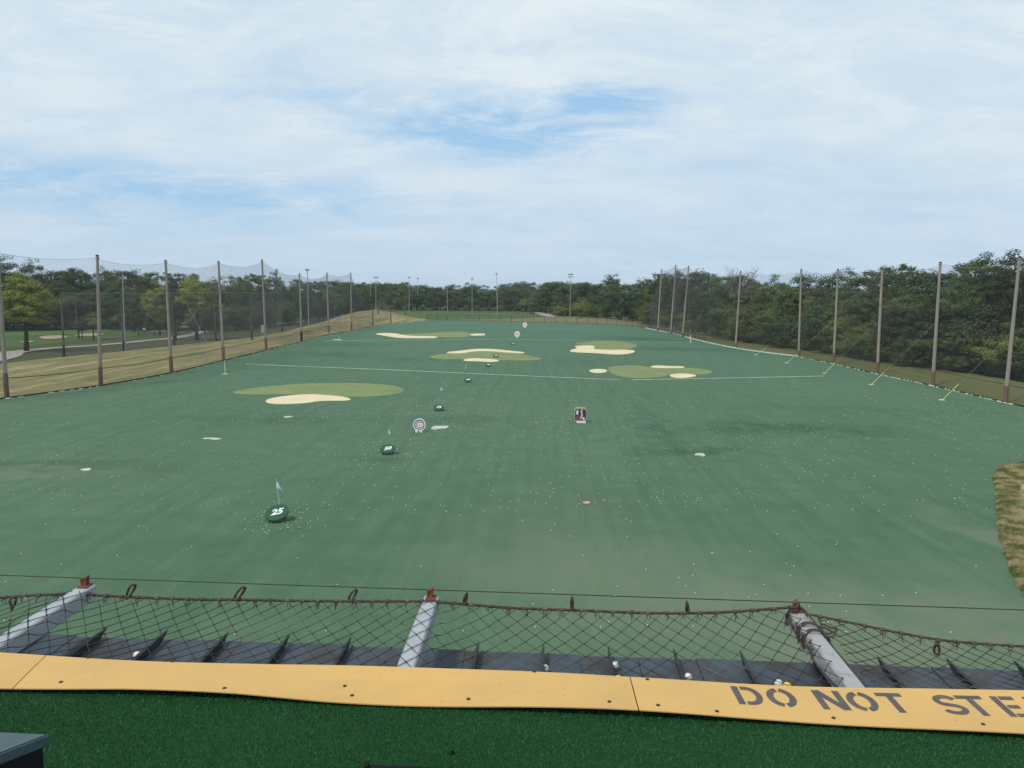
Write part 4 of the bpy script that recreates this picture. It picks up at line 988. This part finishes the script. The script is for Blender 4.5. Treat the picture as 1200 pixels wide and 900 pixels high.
# ================================================================== THE DECK
def deckturf():
    m, nt, b = mat_new('deck_turf', .9, .15)
    f = noise(nt, mapped(nt), 1.2, 5, .6); f2 = noise(nt, mapped(nt), 140, 3, .8)
    c = mix(nt, ramp(nt, f, .35, .7), (.009, .055, .014), (.014, .075, .02))
    c = mix(nt, ramp(nt, f2, .35, .7), c, (.006, .028, .010))
    nt.links.new(c, b.inputs['Base Color']); bump(nt, b, noise(nt, mapped(nt), 260, 3), .8, .006); return m
M['dturf'] = deckturf()
EDGE = 3.33
mb = MB(); mb.box(-9, 9, -4, EDGE-.01, DECK-.22, DECK); tag(obj('deck_floor', mb.mesh(), M['dturf']), kind='structure')
def samp_deck(n):
    x = RNG.uniform(-4.2, 4.2, n); y = RNG.uniform(1.7, 3.16, n); return np.stack([x, y, np.full(n, DECK)], 1)
bl = simple('deck_turf_blades', (.014, .085, .026), (.048, .18, .062), 60, .75, .25, .42, .66)
tag(obj('artificial_turf', blades(330000, samp_deck, .012, .0028, 'turf_blades'), bl), 'dark green artificial turf pile covering the deck in the foreground', 'turf', kind='stuff')
# steel edge beam of the deck
mb = MB(); mb.box(-9, 9, EDGE-.008, EDGE+.018, DECK-.5, DECK-.012); tag(obj('edge_beam', mb.mesh(), simple('edge_beam_paint', (.05, .07, .085), (.035, .05, .06), 3, .6, .3)), kind='structure')

# yellow warning plates
def yellow():
    m, nt, b = mat_new('yellow_plate', .55, .35)
    f = noise(nt, mapped(nt), 1.1, 5, .6); f2 = noise(nt, mapped(nt, (1, 4, 1)), 14, 6, .8)
    c = mix(nt, ramp(nt, f, .3, .7), (.60, .37, .115), (.53, .325, .105))
    c = mix(nt, math_(nt, 'MULTIPLY', ramp(nt, f2, .55, .75), .45), c, (.36, .235, .10)); f4 = noise(nt, mapped(nt, (.5, 3, 1)), 4, 8, .75); c = mix(nt, math_(nt, 'MULTIPLY', ramp(nt, f4, .5, .72), .35), c, (.42, .28, .12))
    f3 = noise(nt, mapped(nt), 55, 4, .7)
    c = mix(nt, math_(nt, 'MULTIPLY', ramp(nt, f3, .64, .72), .7), c, (.16, .10, .05))
    nt.links.new(c, b.inputs['Base Color']); bump(nt, b, noise(nt, mapped(nt), 12, 6), .12, .004); return m
M['yellow'] = yellow()
def bw(x): return .012*math.sin(x*2.1+.6)+.007*math.sin(x*5.3+1)      # edge waviness
def plate_y(x, v):        # v 0 = near edge, 1 = far edge
    y0 = interp([(-5, 3.10), (-2.34, 3.09), (-1.77, 3.112), (-1.27, 3.113), (-.9, 3.10), (-.09, 3.105), (.98, 3.085), (2.02, 3.05), (4, 3.05)], x)
    return y0-.048+(3.360+.008*math.sin(x*4.1)-y0+.048)*v
def plate_z(x, v):
    return DECK+.020+(1-v)**2*(.010+.008*math.sin(x*3.7+.5))+.006*math.sin(x*2.3+v*2)+v*v*(.010*max(0, math.sin(x*2.0+2.4)))
PL = [(-7.7, -5.0), (-4.995, -2.275), (-2.27, .436), (.441, 3.15), (3.155, 5.8)]
plabs = ['yellow edge plate beyond the left side of the photo', 'plain yellow edge plate at the far left, first seam near the photo edge', 'long plain yellow edge plate in the middle with small dark screws', 'yellow edge plate with stencilled grey words DO NOT STEP', 'yellow edge plate beyond the right side of the photo']
SCR = [(21, 798), (71.5, 801), (263, 809), (103.5, 770), (202, 773.5), (412.5, 814), (549, 819.5), (714, 826.5), (771, 830.5), (626, 789.5), (758.7, 796), (976.8, 841.5), (1152, 850), (404, 803), (840, 836.5)]
plates = []
for (x0, x1), lab in zip(PL, plabs):
    nx, ny = 60, 6; sk = .06
    t = thing('warning_plate', ((x0+x1)/2, 3.25, DECK), lab, 'edge plate', 'yellow plates along the deck edge'); plates.append((x0, x1, t)); ox, oy = (x0+x1)/2, 3.25
    v = []; f = []
    for side in (0, 1):
        for i in range(nx+1):
            for j in range(ny+1):
                vv = j/ny; x = x0+(x1-x0)*i/nx+(sk*(.5-vv) if abs(x0+2.27) < .2 and i == 0 or abs(x1+2.275) < .2 and i == nx else 0)
                v.append((x-ox, plate_y(x, vv)-oy, plate_z(x, vv)-DECK-(.005 if side else 0)))
    W = ny+1; K = (nx+1)*W
    for i in range(nx):
        for j in range(ny):
            a = i*W+j; f.append((a, a+W, a+W+1, a+1)); f.append((K+a, K+a+1, K+a+W+1, K+a+W))
    for i in range(nx):
        a = i*W; f.append((a, K+a, K+a+W, a+W)); a += ny; f.append((a, a+W, K+a+W, K+a))
    for j in range(ny):
        a = j; f.append((a, a+1, K+a+1, K+a)); a = nx*W+j; f.append((a, K+a, K+a+1, a+1))
    obj('plate', mesh(v, f, smooth=False), M['yellow'], t)
screw = MB(); screw.tube([(0, 0, -.004), (0, 0, .002), (0, 0, .003)], [.0085, .0085, .006], 10); screw = screw.mesh(); screw.materials.append(M['cable'])
for q in SCR:
    p = G(*q, DECK+.022)
    for x0, x1, t in plates:
        if x0 < p.x < x1:
            v_ = (p.y-plate_y(p.x, 0))/(plate_y(p.x, 1)-plate_y(p.x, 0))
            o = obj('screw', screw, None, t); o.location = (p.x-t.location.x, p.y-t.location.y, plate_z(p.x, v_)-DECK+.001)
# stencil lettering: strokes in letter units (0..1 high)
def arc(cx, cy, rx, ry, a0, a1, n=14): return [(cx+rx*math.cos(rad(a0+(a1-a0)*i/n)), cy+ry*math.sin(rad(a0+(a1-a0)*i/n))) for i in range(n+1)]
def band(path, w_):
    out = []; L = []
    for i, (x, y) in enumerate(path):
        a = path[max(i-1, 0)]; b = path[min(i+1, len(path)-1)]; d = math.hypot(b[0]-a[0], b[1]-a[1]) or 1
        nx_, ny_ = -(b[1]-a[1])/d*w_/2, (b[0]-a[0])/d*w_/2; L.append(((x+nx_, y+ny_), (x-nx_, y-ny_)))
    return [(L[i][0], L[i][1], L[i+1][1], L[i+1][0]) for i in range(len(L)-1)]
S_ = .19
def rect(x0, y0, x1, y1, n=6):
    hx = abs(x1-x0) > abs(y1-y0); q = []
    for i in range(n):
        a, b_ = i/n, (i+1)/n
        if hx: q.append(((x0+(x1-x0)*a, y0), (x0+(x1-x0)*b_, y0), (x0+(x1-x0)*b_, y1), (x0+(x1-x0)*a, y1)))
        else: q.append(((x0, y0+(y1-y0)*a), (x1, y0+(y1-y0)*a), (x1, y0+(y1-y0)*b_), (x0, y0+(y1-y0)*b_)))
    return q
GL = {'D': rect(0, 0, S_, 1)+band([(.25, .91), (.38, .91)]+arc(.38, .5, .30, .41, 90, -90)+[(.25, .09)], .18),
      'O': band(arc(.39, .5, .30, .41, 98, 262), .19)+band(arc(.39, .5, .30, .41, 82, -82), .19),
      'N': rect(0, 0, S_, 1)+rect(.58, 0, .58+S_, 1)+band([(.12, .97), (.65, .03)], .2),
      'T': rect(.27, 0, .27+S_, .82)+rect(0, .83, .73, 1),
      'S': band(arc(.36, .71, .26, .20, 20, 200, 12)+arc(.36, .71, .26, .20, 200, 268, 6)+arc(.38, .29, .27, .20, 90, -20, 8)+arc(.38, .29, .27, .20, -20, -165, 12), .175),
      'E': rect(0, 0, S_, 1)+rect(S_+.04, .83, .62, 1)+rect(S_+.04, .42, .55, .58)+rect(S_+.04, 0, .62, .17),
      'P': rect(0, 0, S_, 1)+band([(.25, .91), (.38, .91)]+arc(.38, .68, .22, .23, 90, -90)+[(.25, .45)], .17)}
tp = [t for x0, x1, t in plates if x0 > .4 and x1 < 3.5][0]
gm = simple('stencil_grey', (.085, .082, .085), (.13, .115, .10), 25, .8, .2, .5, .75)
LX = []
for ch, px_tl, py_tl, px_bl, py_bl in [('D', 858, 808, 868.5, 830.8), ('O', 897, 810.4, 908, 833), ('N', 955.5, 813.3, 968, 837), ('O', 992.5, 816, 1005.5, 838.5), ('T', 1031, 816.8, 1045, 839.5), ('S', 1097, 819, 1110, 843), ('T', 1127.5, 820.5, 1142, 845), ('E', 1171.6, 823.5, 1186, 847), ('P', 1212, 826, 1227, 850)]:
    a = G(px_tl, py_tl, DECK+.02); b_ = G(px_bl, py_bl, DECK+.02); LX.append((ch, (a.x+b_.x)/2))
HL = .168; yb = 3.155
for ch, x0 in LX:
    wd_ = .121
    v = []; f = []
    for q in GL[ch]:
        n0 = len(v)
        for ux, uy in q:
            x = x0+ux*wd_/.78*1.0; y = yb+uy*HL-.012*(x0-.97); vv = (y-plate_y(x, 0))/(plate_y(x, 1)-plate_y(x, 0))
            v.append((x-tp.location.x, y-tp.location.y, plate_z(x, vv)-DECK+.0012))
        f.append((n0, n0+1, n0+2, n0+3))
    me = mesh(v, f); bm = bmesh.new(); bm.from_mesh(me)
    for fc in bm.faces:
        if fc.normal.z < 0: fc.normal_flip()
    bm.to_mesh(me); bm.free()
    obj('letter', me, gm, tp)

# gutter tray below the edge with ribs
TZ = DECK-.30
t = thing('gutter_tray', (0, 3.45, TZ), 'slate blue metal tray with pointed ribs below the yellow plates', 'tray')
mb = MB()
yt = 4.235
for i in range(44):
    x0 = -7+i*.33; z = random.uniform(-.006, .006)
    mb.box(x0, x0+.327, 3.352-3.45, yt-3.45+random.uniform(-.01, .012), -.02+z, z)
obj('floor_sheet', mb.mesh(), simple('slate_metal', (.055, .075, .095), (.05, .05, .052), 3.5, .7, .25, .45, .6), t)
ribm = simple('rib_paint', (.014, .02, .024), (.03, .04, .045), 4, .6, .3)
def rib():
    mb = MB()
    prof = [(-.09, 0.004), (.70, .004), (.785, .046), (-.09, .040)]
    n_ = len(prof)
    mb.add([(-.004, y, z) for y, z in prof]+[(.004, y, z) for y, z in prof], [tuple(range(n_))[::-1], tuple(range(n_, 2*n_))]+[(i, (i+1) % n_, n_+(i+1) % n_, n_+i) for i in range(n_)])
    mb.add([(-.015, -.09, .041), (.005, -.09, .041), (.005, .74, .047), (0, .80, .048), (-.015, .66, .047), (-.015, -.09, .046), (.005, -.09, .046), (.005, .74, .052), (0, .80, .053), (-.015, .66, .052)],
           [(4, 3, 2, 1, 0), (5, 6, 7, 8, 9), (0, 1, 6, 5), (1, 2, 7, 6), (2, 3, 8, 7), (3, 4, 9, 8), (4, 0, 5, 9)])
    return mb.mesh()
rm = rib(); rm.materials.append(ribm)
ribx = [G(px, py, TZ+.05).x for px, py in [(110, 747), (183, 750), (258, 751), (332, 753), (407, 754), (484, 757), (560, 758), (637, 762), (715, 769), (793, 770), (873, 773), (957, 775), (1040, 782), (1125, 786)]]
sp_ = (ribx[-1]-ribx[0])/13
for i in range(-8, 24):
    x = ribx[i] if 0 <= i < 14 else ribx[0]+sp_*i
    o = obj('rib', rm, None, t); o.location = (x, .005, 0)
# balls caught in the tray
TB = [(160.5, 768, 'w', 'white golf ball wedged at the plate edge far left in the tray'), (639, 783.5, 'w', 'white golf ball in the tray left of the one at the rib'), (721, 779.5, 'w', 'white golf ball resting against a rib in the tray near the middle'), (806.5, 793.5, 'w', 'white golf ball in the tray above the blank part of the lettered plate'), (912.5, 801, 'w', 'white golf ball in the tray touching a yellow one'), (922.5, 804, 'y', 'yellow golf ball in the tray above the word DO'), (643, 793, 'y', 'yellow golf ball half hidden under a white one in the tray'), (725, 796, 'y', 'yellow golf ball half hidden behind the middle plate seam')]
bb = ball_mesh(.0213, 16, 10); bb.materials.append(M['ballw']); by_ = ball_mesh(.0213, 16, 10); by_.materials.append(M['bally'])
for px, py, c_, lab in TB:
    o = bpy.data.objects.new('golf_ball', bb if c_ == 'w' else by_); COL.objects.link(o); o.location = G(px, py, TZ+.028); tag(o, lab, 'golf ball')

# outrigger beams
M['beam'] = simple('beam_paint', (.35, .38, .41), (.25, .27, .29), 5, .5, .4, .45, .75)
M['beamr'] = simple('beam_paint_rusty', (.31, .32, .33), (.20, .15, .125), 9, .7, .3, .52, .72)
M['rust'] = simple('rust', (.20, .075, .04), (.10, .045, .03), 14, .95, .1)
BX = [-4.76, -2.70, -.62, 1.50, 3.6]; BT = 4.36
BW = .044
blab = ['steel outrigger beam beyond the left edge of the photo', 'pale grey steel outrigger beam at the left with small rusty bracket on its tip', 'pale grey steel outrigger beam in the middle under the net', 'rust-stained steel outrigger beam at the right with rope wound round it', 'steel outrigger beam beyond the right edge of the photo']
for i, x in enumerate(BX):
    t = thing('outrigger_beam', (x, 3.37, DECK), blab[i], 'beam', 'steel beams holding the catch net')
    mb = MB(); z1 = -.03; z0 = z1-.10
    me_ = []
    c_ = .008
    oct_ = [(-BW, z0+c_), (-BW+c_, z0), (BW-c_, z0), (BW, z0+c_), (BW, z1-c_), (BW-c_, z1), (-BW+c_, z1), (-BW, z1-c_)]
    L = BT-3.37
    mb.add([(a, 0, b_) for a, b_ in oct_]+[(a, L, b_) for a, b_ in oct_], [tuple(range(8)), tuple(range(8, 16))[::-1]]+[(j, 8+j, 8+(j+1) % 8, (j+1) % 8) for j in range(8)])
    obj('tube', mb.mesh(), M['beamr' if i >= 3 else 'beam'], t)
    mb = MB()
    mb.add([(-.012, L-.05, z1), (.010, L-.05, z1), (.010, L-.01, z1), (-.012, L-.01, z1), (-.022, L-.055, z1+.05), (.012, L-.04, z1+.055), (.014, L-.012, z1+.065), (-.012, L-.012, z1+.05)],
           [(0, 3, 2, 1), (4, 5, 6, 7), (0, 1, 5, 4), (1, 2, 6, 5), (2, 3, 7, 6), (3, 0, 4, 7)])
    mb.box(-.028, .030, L-.075, L-.004, z1+.0005, z1+.007)
    obj('bracket', mb.mesh(), M['rust'], t)

# taut wire through the brackets
mb = MB(); pw = [G(px, py, DECK+.0) for px, py in [(-400, 671), (0, 682), (150, 686.5), (505, 695.3), (800, 706.7), (1200, 722), (1600, 738)]]
pw = [Vector((p.x, BT-.03, DECK+.018+.0*p.y)) for p in pw]
mb.tube(pw, .0028, 6); tag(obj('wire', mb.mesh(), M['cable']), 'thin taut wire running across just above the net rope', 'wire')

# rope along the outer edge of the net
RP1 = [(-420, 690), (-200, 699), (-60, 702), (0, 700.5), (30, 698), (54, 697), (80, 696.5), (105, 697), (150, 699.7), (230, 702.5), (281, 702.7), (350, 704), (413, 704.7), (470, 704.5), (501, 704.7), (545, 708), (600, 712.7), (671, 714.8), (720, 717), (767, 718.6), (807, 718.7), (850, 717.5), (900, 714), (933, 711)]
RP2 = [(943, 719), (990, 728), (1040, 739), (1099, 750), (1150, 754.5), (1200, 757.5), (1300, 762), (1450, 757), (1600, 750)]
YR = 4.27
rope1 = [PY(x, y, YR) for x, y in RP1]; rope2 = [PY(x, y, YR-.03-.10*min(1, (x-943)/100)) for x, y in RP2]
def rope_mesh(pts, r, pitch=.03):
    pts = smooth_open(pts, 1); out = [p for p, d in walk(pts, .008)]
    mb = MB()
    for ph in (0, 2*math.pi/3, 4*math.pi/3):
        q = []
        for i, p in enumerate(out):
            d = (out[min(i+1, len(out)-1)]-out[max(i-1, 0)]).normalized(); a = d.cross(Vector((0, 0, 1))).normalized(); b_ = d.cross(a)
            th_ = i*.008/pitch*2*math.pi+ph; q.append(p+(a*math.cos(th_)+b_*math.sin(th_))*r*.5)
        mb.tube(q, r*.56, 4)
    return mb
ropem = simple('rope_dark', (.055, .042, .038), (.10, .08, .07), 60, .9, .1)
mesht = simple('net_twine_brown', (.045, .032, .027), (.17, .155, .14), 1.6, .9, .1, .52, .74)
tuft = simple('twine_ends', (.15, .12, .10), (.06, .045, .04), 30, .9, .1)
netm = thing('catch_net', (0, 3.8, DECK), 'brown diamond-mesh catch net strung on rope between the steel beams', 'catch net')
def child_world(name, me, mat):
    for v in me.vertices: v.co -= Vector((0, 3.8, DECK))
    return obj(name, me, mat, netm)
child_world('edge_rope', rope_mesh(rope1, .0095).mesh(), ropem)
child_world('edge_rope', rope_mesh(rope2, .0080).mesh(), ropem)
def poly_at(pts, x):
    return Vector([float(np.interp(x, [p.x for p in pts], [p[k] for p in pts])) for k in range(3)])
def netsurf(u, v, rope, sagk):              # u world x, v 0 = rope, 1 = plate edge
    a = poly_at(rope, u); b_ = Vector((u, 3.365, DECK-.03))
    p = a.lerp(b_, v); 
    bx = [abs(u-x) for x in BX]; near = min(1, min(bx)/.35)
    p.z += -sagk*math.sin(math.pi*v)*near + (.008)*(1-near)*math.sin(math.pi*v)
    if near < .3 and v > .02: p.z = max(p.z, DECK-.0245)
    return p
def net_part(rope, x0, x1, sagk, cellx, rows_, r, skew=0):
    mb = MB(); kn = MB(); W_ = cellx*rows_; nseg = rows_*4
    us = np.arange(x0-W_, x1+W_, cellx)
    for fam in (1, -1):
        for u0 in us:
            pts = []
            for j in range(nseg+1):
                v = j/nseg; u = u0+fam*W_*v+skew*v
                jx = .0035*math.sin(u0*17+v*9+fam)
                if x0 <= u <= x1: pts.append(netsurf(u+jx, v, rope, sagk))
                else:
                    if len(pts) > 1: mb.tube(pts, r, 4, cap=False)
                    pts = []
            if len(pts) > 1: mb.tube(pts, r, 4, cap=False)
    for i, u0 in enumerate(us):
        for j in range(rows_*1+1):
            for h_ in (0, .5):
                v = (j+h_)/rows_
                if v > 1 or v == 0: continue
                u = u0+cellx*(j+h_)+skew*v
                if x0 <= u <= x1: 
                    p = netsurf(u+.003, v, rope, sagk); kn.ball(p, r*2.1, 5, 4)
    return mb, kn
for rope, x0, x1, sg, cx_, rw, sk in ((rope1, -5.2, 1.46, .035, .104, 6, 0), (rope2, 1.56, 4.2, .05, .098, 8, -.12)):
    a, k_ = net_part(rope, x0, x1, sg, cx_, rw, .0021, sk)
    a.add(k_.v, k_.f); child_world('mesh_twine', a.mesh(), mesht)
# twine ends hanging under the rope
mb = MB()
for rope, x0, x1 in ((rope1, -5.2, 1.46), (rope2, 1.6, 4.2)):
    x = x0
    while x < x1:
        p = poly_at(rope, x); mb = MB()
        for k_ in range(random.choice((2, 3, 4))):
            L = random.uniform(.02, .055); q = p+Vector((random.uniform(-.012, .012), -.004, 0))
            mb.tube([q+Vector((0, 0, .010)), q+Vector((random.uniform(-.008, .008), -.008, -L*.5)), q+Vector((random.uniform(-.016, .016), -.006, -L))], [.0028, .0022, .0014], 4)
        mb.tube([p+Vector((-.011, 0, 0)), p+Vector((.011, 0, .001))], .0115, 7)
        x += random.uniform(.085, .12)
        child_world('twine_end', mb.mesh(), tuft)
# rope loops tying the net to the wire
def loop(px0, py0, px1, py1, wpx, Y, label, narrow=False):
    a = PY(px0, py0, Y); b_ = PY(px1, py1, Y); d = b_-a; L = d.length; d.normalize(); s = d.cross(Vector((0, 1, 0))).normalized()
    k_ = wpx*4.2/900/2; pts = []
    for i in range(25):
        t_ = 2*math.pi*i/24
        pts.append(a+d*(L*(.5-.5*math.cos(t_)))+s*k_*math.sin(t_)*(1 if math.cos(t_) < .4 else 1.15)+Vector((0, .012*math.sin(t_*2), 0)))
    me = rope_mesh(pts, .0085, .026).mesh()
    for v in me.vertices: v.co -= a
    o = obj('tie_loop', me, ropem); o.location = a; tag(o, label, 'rope loop', 'rope loops tying the net')
loop(148, 701, 157, 685, 6, YR, 'dark rope loop standing up, first to the right of the left beam tip')
loop(275, 703, 286, 688, 6, YR, 'dark rope loop leaning right, midway between left and middle beams')
loop(409, 705, 417, 691, 5.5, YR, 'dark rope loop, last one before the middle beam tip')
loop(544, 709, 546.5, 695.5, 3, YR, 'thin upright rope loop just right of the middle beam tip')
loop(670.5, 715.5, 670, 700, 2.0, YR, 'narrow upright rope tie near the centre above the plate seam')
loop(806, 719, 804.5, 705.5, 2.6, YR, 'narrow rope tie between the centre and the rusty beam')
loop(16, 700, 13, 716, 5.5, YR-.03, 'dark rope loop hanging down at the far left of the net')
loop(1098, 749, 1097.5, 767, 5, YR-.14, 'dark rope loop hanging down on the right-hand net')
# ropes wound on the rusty beam
mb = MB(); x = BX[3]
def seg(P, r=.0075):
    m_ = rope_mesh([Vector(p) for p in P], r); mb.add(m_.v, m_.f)
zt = DECK-.03
seg([(x-.01, BT-.02, zt+.05), (x+.03, BT-.10, zt+.03), (x+.055, BT-.2, zt), (x+.058, BT-.45, zt-.02), (x+.06, 3.8, zt-.02), (x+.065, 3.47, zt-.02)], .006)
seg([(x-.06, BT-.06, zt-.08), (x-.05, BT-.05, zt+.0), (x, BT-.04, zt+.03), (x+.05, BT-.05, zt+.01), (x+.06, BT-.07, zt-.06)], .009)
seg([(x-.03, BT-.10, zt+.02), (x+.02, BT-.04, zt+.055), (x+.0, BT-.01, zt+.03)], .009)
for yy, dz in ((BT-.24, 0), (BT-.27, .006), (BT-.33, 0), (BT-.36, .008)):
    pts = []
    for i in range(17):
        a = 2*math.pi*i/16; r_ = .058+.014*max(0, math.cos(a)); pts.append((x+r_*math.cos(a)*1.05+.006, yy+.018*math.sin(a*.5), zt-.05+dz+.066*math.sin(a)))
    seg(pts, .0062)
for dx, yy, q in ((.05, BT-.30, .07), (.045, BT-.34, .055)):
    pts = [(x+dx+q*.6*(1-math.cos(a)), yy+.05*math.sin(a), zt+.012+.01*math.sin(a*2)) for a in np.linspace(0, 2*math.pi, 15)]
    seg(pts, .006)
seg([(x-.06, BT-.12, zt-.03), (x-.055, BT-.2, zt-.05), (x-.06, BT-.3, zt-.08), (x-.055, BT-.42, zt-.03), (x-.065, BT-.55, zt-.07), (x-.05, 3.5, zt-.05)], .005)
for _ in range(26):
    q = Vector((x-.055+random.uniform(-.01, .02), random.uniform(BT-.5, BT-.08), zt-.02+random.uniform(-.05, .03)))
    mb.tube([q, q+Vector((random.uniform(-.03, .01), random.uniform(-.03, .03), -random.uniform(.02, .06)))], [.003, .0015], 4)
tag(obj('wound_rope', mb.mesh(), ropem), 'dark rope wound and knotted around the rusty right-hand beam', 'rope')

# bench corner, lower left
def prism_px(top, z, th_, mat, name, parent, o0, inset=0):
    P = [G(x, y, z)-o0 for x, y in top]; mb = MB(); mb.prism([(p.x, p.y) for p in P], z-th_-o0.z, z-o0.z)
    return obj(name, mb.mesh(), mat, parent)
zc = DECK+.62
cor = G(58.5, 859.7, zc)
t = thing('bench', (cor.x, cor.y, DECK), 'dark cabinet with slate blue-green top cut off at the lower left corner', 'cabinet'); o0 = Vector((cor.x, cor.y, DECK))
top_m = simple('slate_top', (.065, .10, .11), (.05, .082, .092), 20, .6, .3, bmp=.2, bdist=.002)
pt = [(59, 859.7), (-250, 846), (-260, 960), (0, 882.5)]
P = [G(x, y, zc)-o0 for x, y in pt]
P[2] = P[3]+(P[3]-P[0])*2.2; P[1] = Vector((P[1].x, P[1].y, 0))
mb = MB(); bmx = MB(); bmx.prism([(p.x, p.y) for p in P], .62-.032, .62)
me = bmx.mesh(); bm = bmesh.new(); bm.from_mesh(me); bmesh.ops.recalc_face_normals(bm, faces=bm.faces); bmesh.ops.bevel(bm, geom=bm.edges[:], offset=.004, segments=2, affect='EDGES'); bm.to_mesh(me); bm.free()
obj('top', me, top_m, t)
c0 = sum((Vector((p.x, p.y, 0)) for p in P), Vector())/4
Q = [Vector((p.x, p.y, 0)).lerp(c0, .07) for p in P]
mb.prism([(p.x, p.y) for p in Q], .0, .588); me = mb.mesh(); bm = bmesh.new(); bm.from_mesh(me); bmesh.ops.recalc_face_normals(bm, faces=bm.faces); bm.to_mesh(me); bm.free()
obj('cabinet_body', me, simple('cabinet_dark', (.008, .009, .011), (.012, .013, .015), 6, .6, .2), t)
# black ball tray, only its rim in view
zt2 = DECK+.10; a = G(429, 895.8, zt2); b_ = G(640, 904.5, zt2); xx = b_.x-a.x
t = thing('ball_tray', (a.x, a.y, DECK), 'black rubber tray whose far rim shows at the bottom edge', 'ball tray', None, math.atan2(b_.y-a.y, xx))
blk = simple('black_rubber', (.006, .006, .007), (.01, .01, .011), 8, .8, .15); Lx = math.hypot(b_.x-a.x, b_.y-a.y)
mb = MB(); mb.box(0, Lx, -.46, 0, 0.001, .02); obj('base', mb.mesh(), blk, t)
mb = MB(); mb.box(0, Lx, -.02, 0, .021, .10); mb.box(0, Lx, -.46, -.44, .021, .10); mb.box(0, .02, -.439, -.021, .021, .10); mb.box(Lx-.02, Lx, -.439, -.021, .021, .10); mb.box(0, .012, -.03, .0, .1005, .112)
obj('rim', mb.mesh(), blk, t)
# small dark stud on the turf
mb = MB(); mb.ball((0, 0, 0), .009, 8, 6); o = obj('pebble', mb.mesh(), blk); o.location = G(530, 881.5, DECK+.008); tag(o, 'tiny black pebble lying on the deck turf above the black tray', 'pebble')

# the air between here and the far wood
hm, nt, b = mat_new('haze_air'); nt.nodes.remove(b)
pv = N(nt, 'ShaderNodeVolumePrincipled'); pv.inputs['Color'].default_value = (.78, .88, 1, 1); pv.inputs['Density'].default_value = .00013; pv.inputs['Anisotropy'].default_value = .2
nt.links.new(pv.outputs[0], nt.nodes['Material Output'].inputs['Volume'])
mb = MB(); mb.box(-1620, 1620, -320, 2620, -1.4, 42); tag(obj('haze', mb.mesh(), hm), kind='stuff')
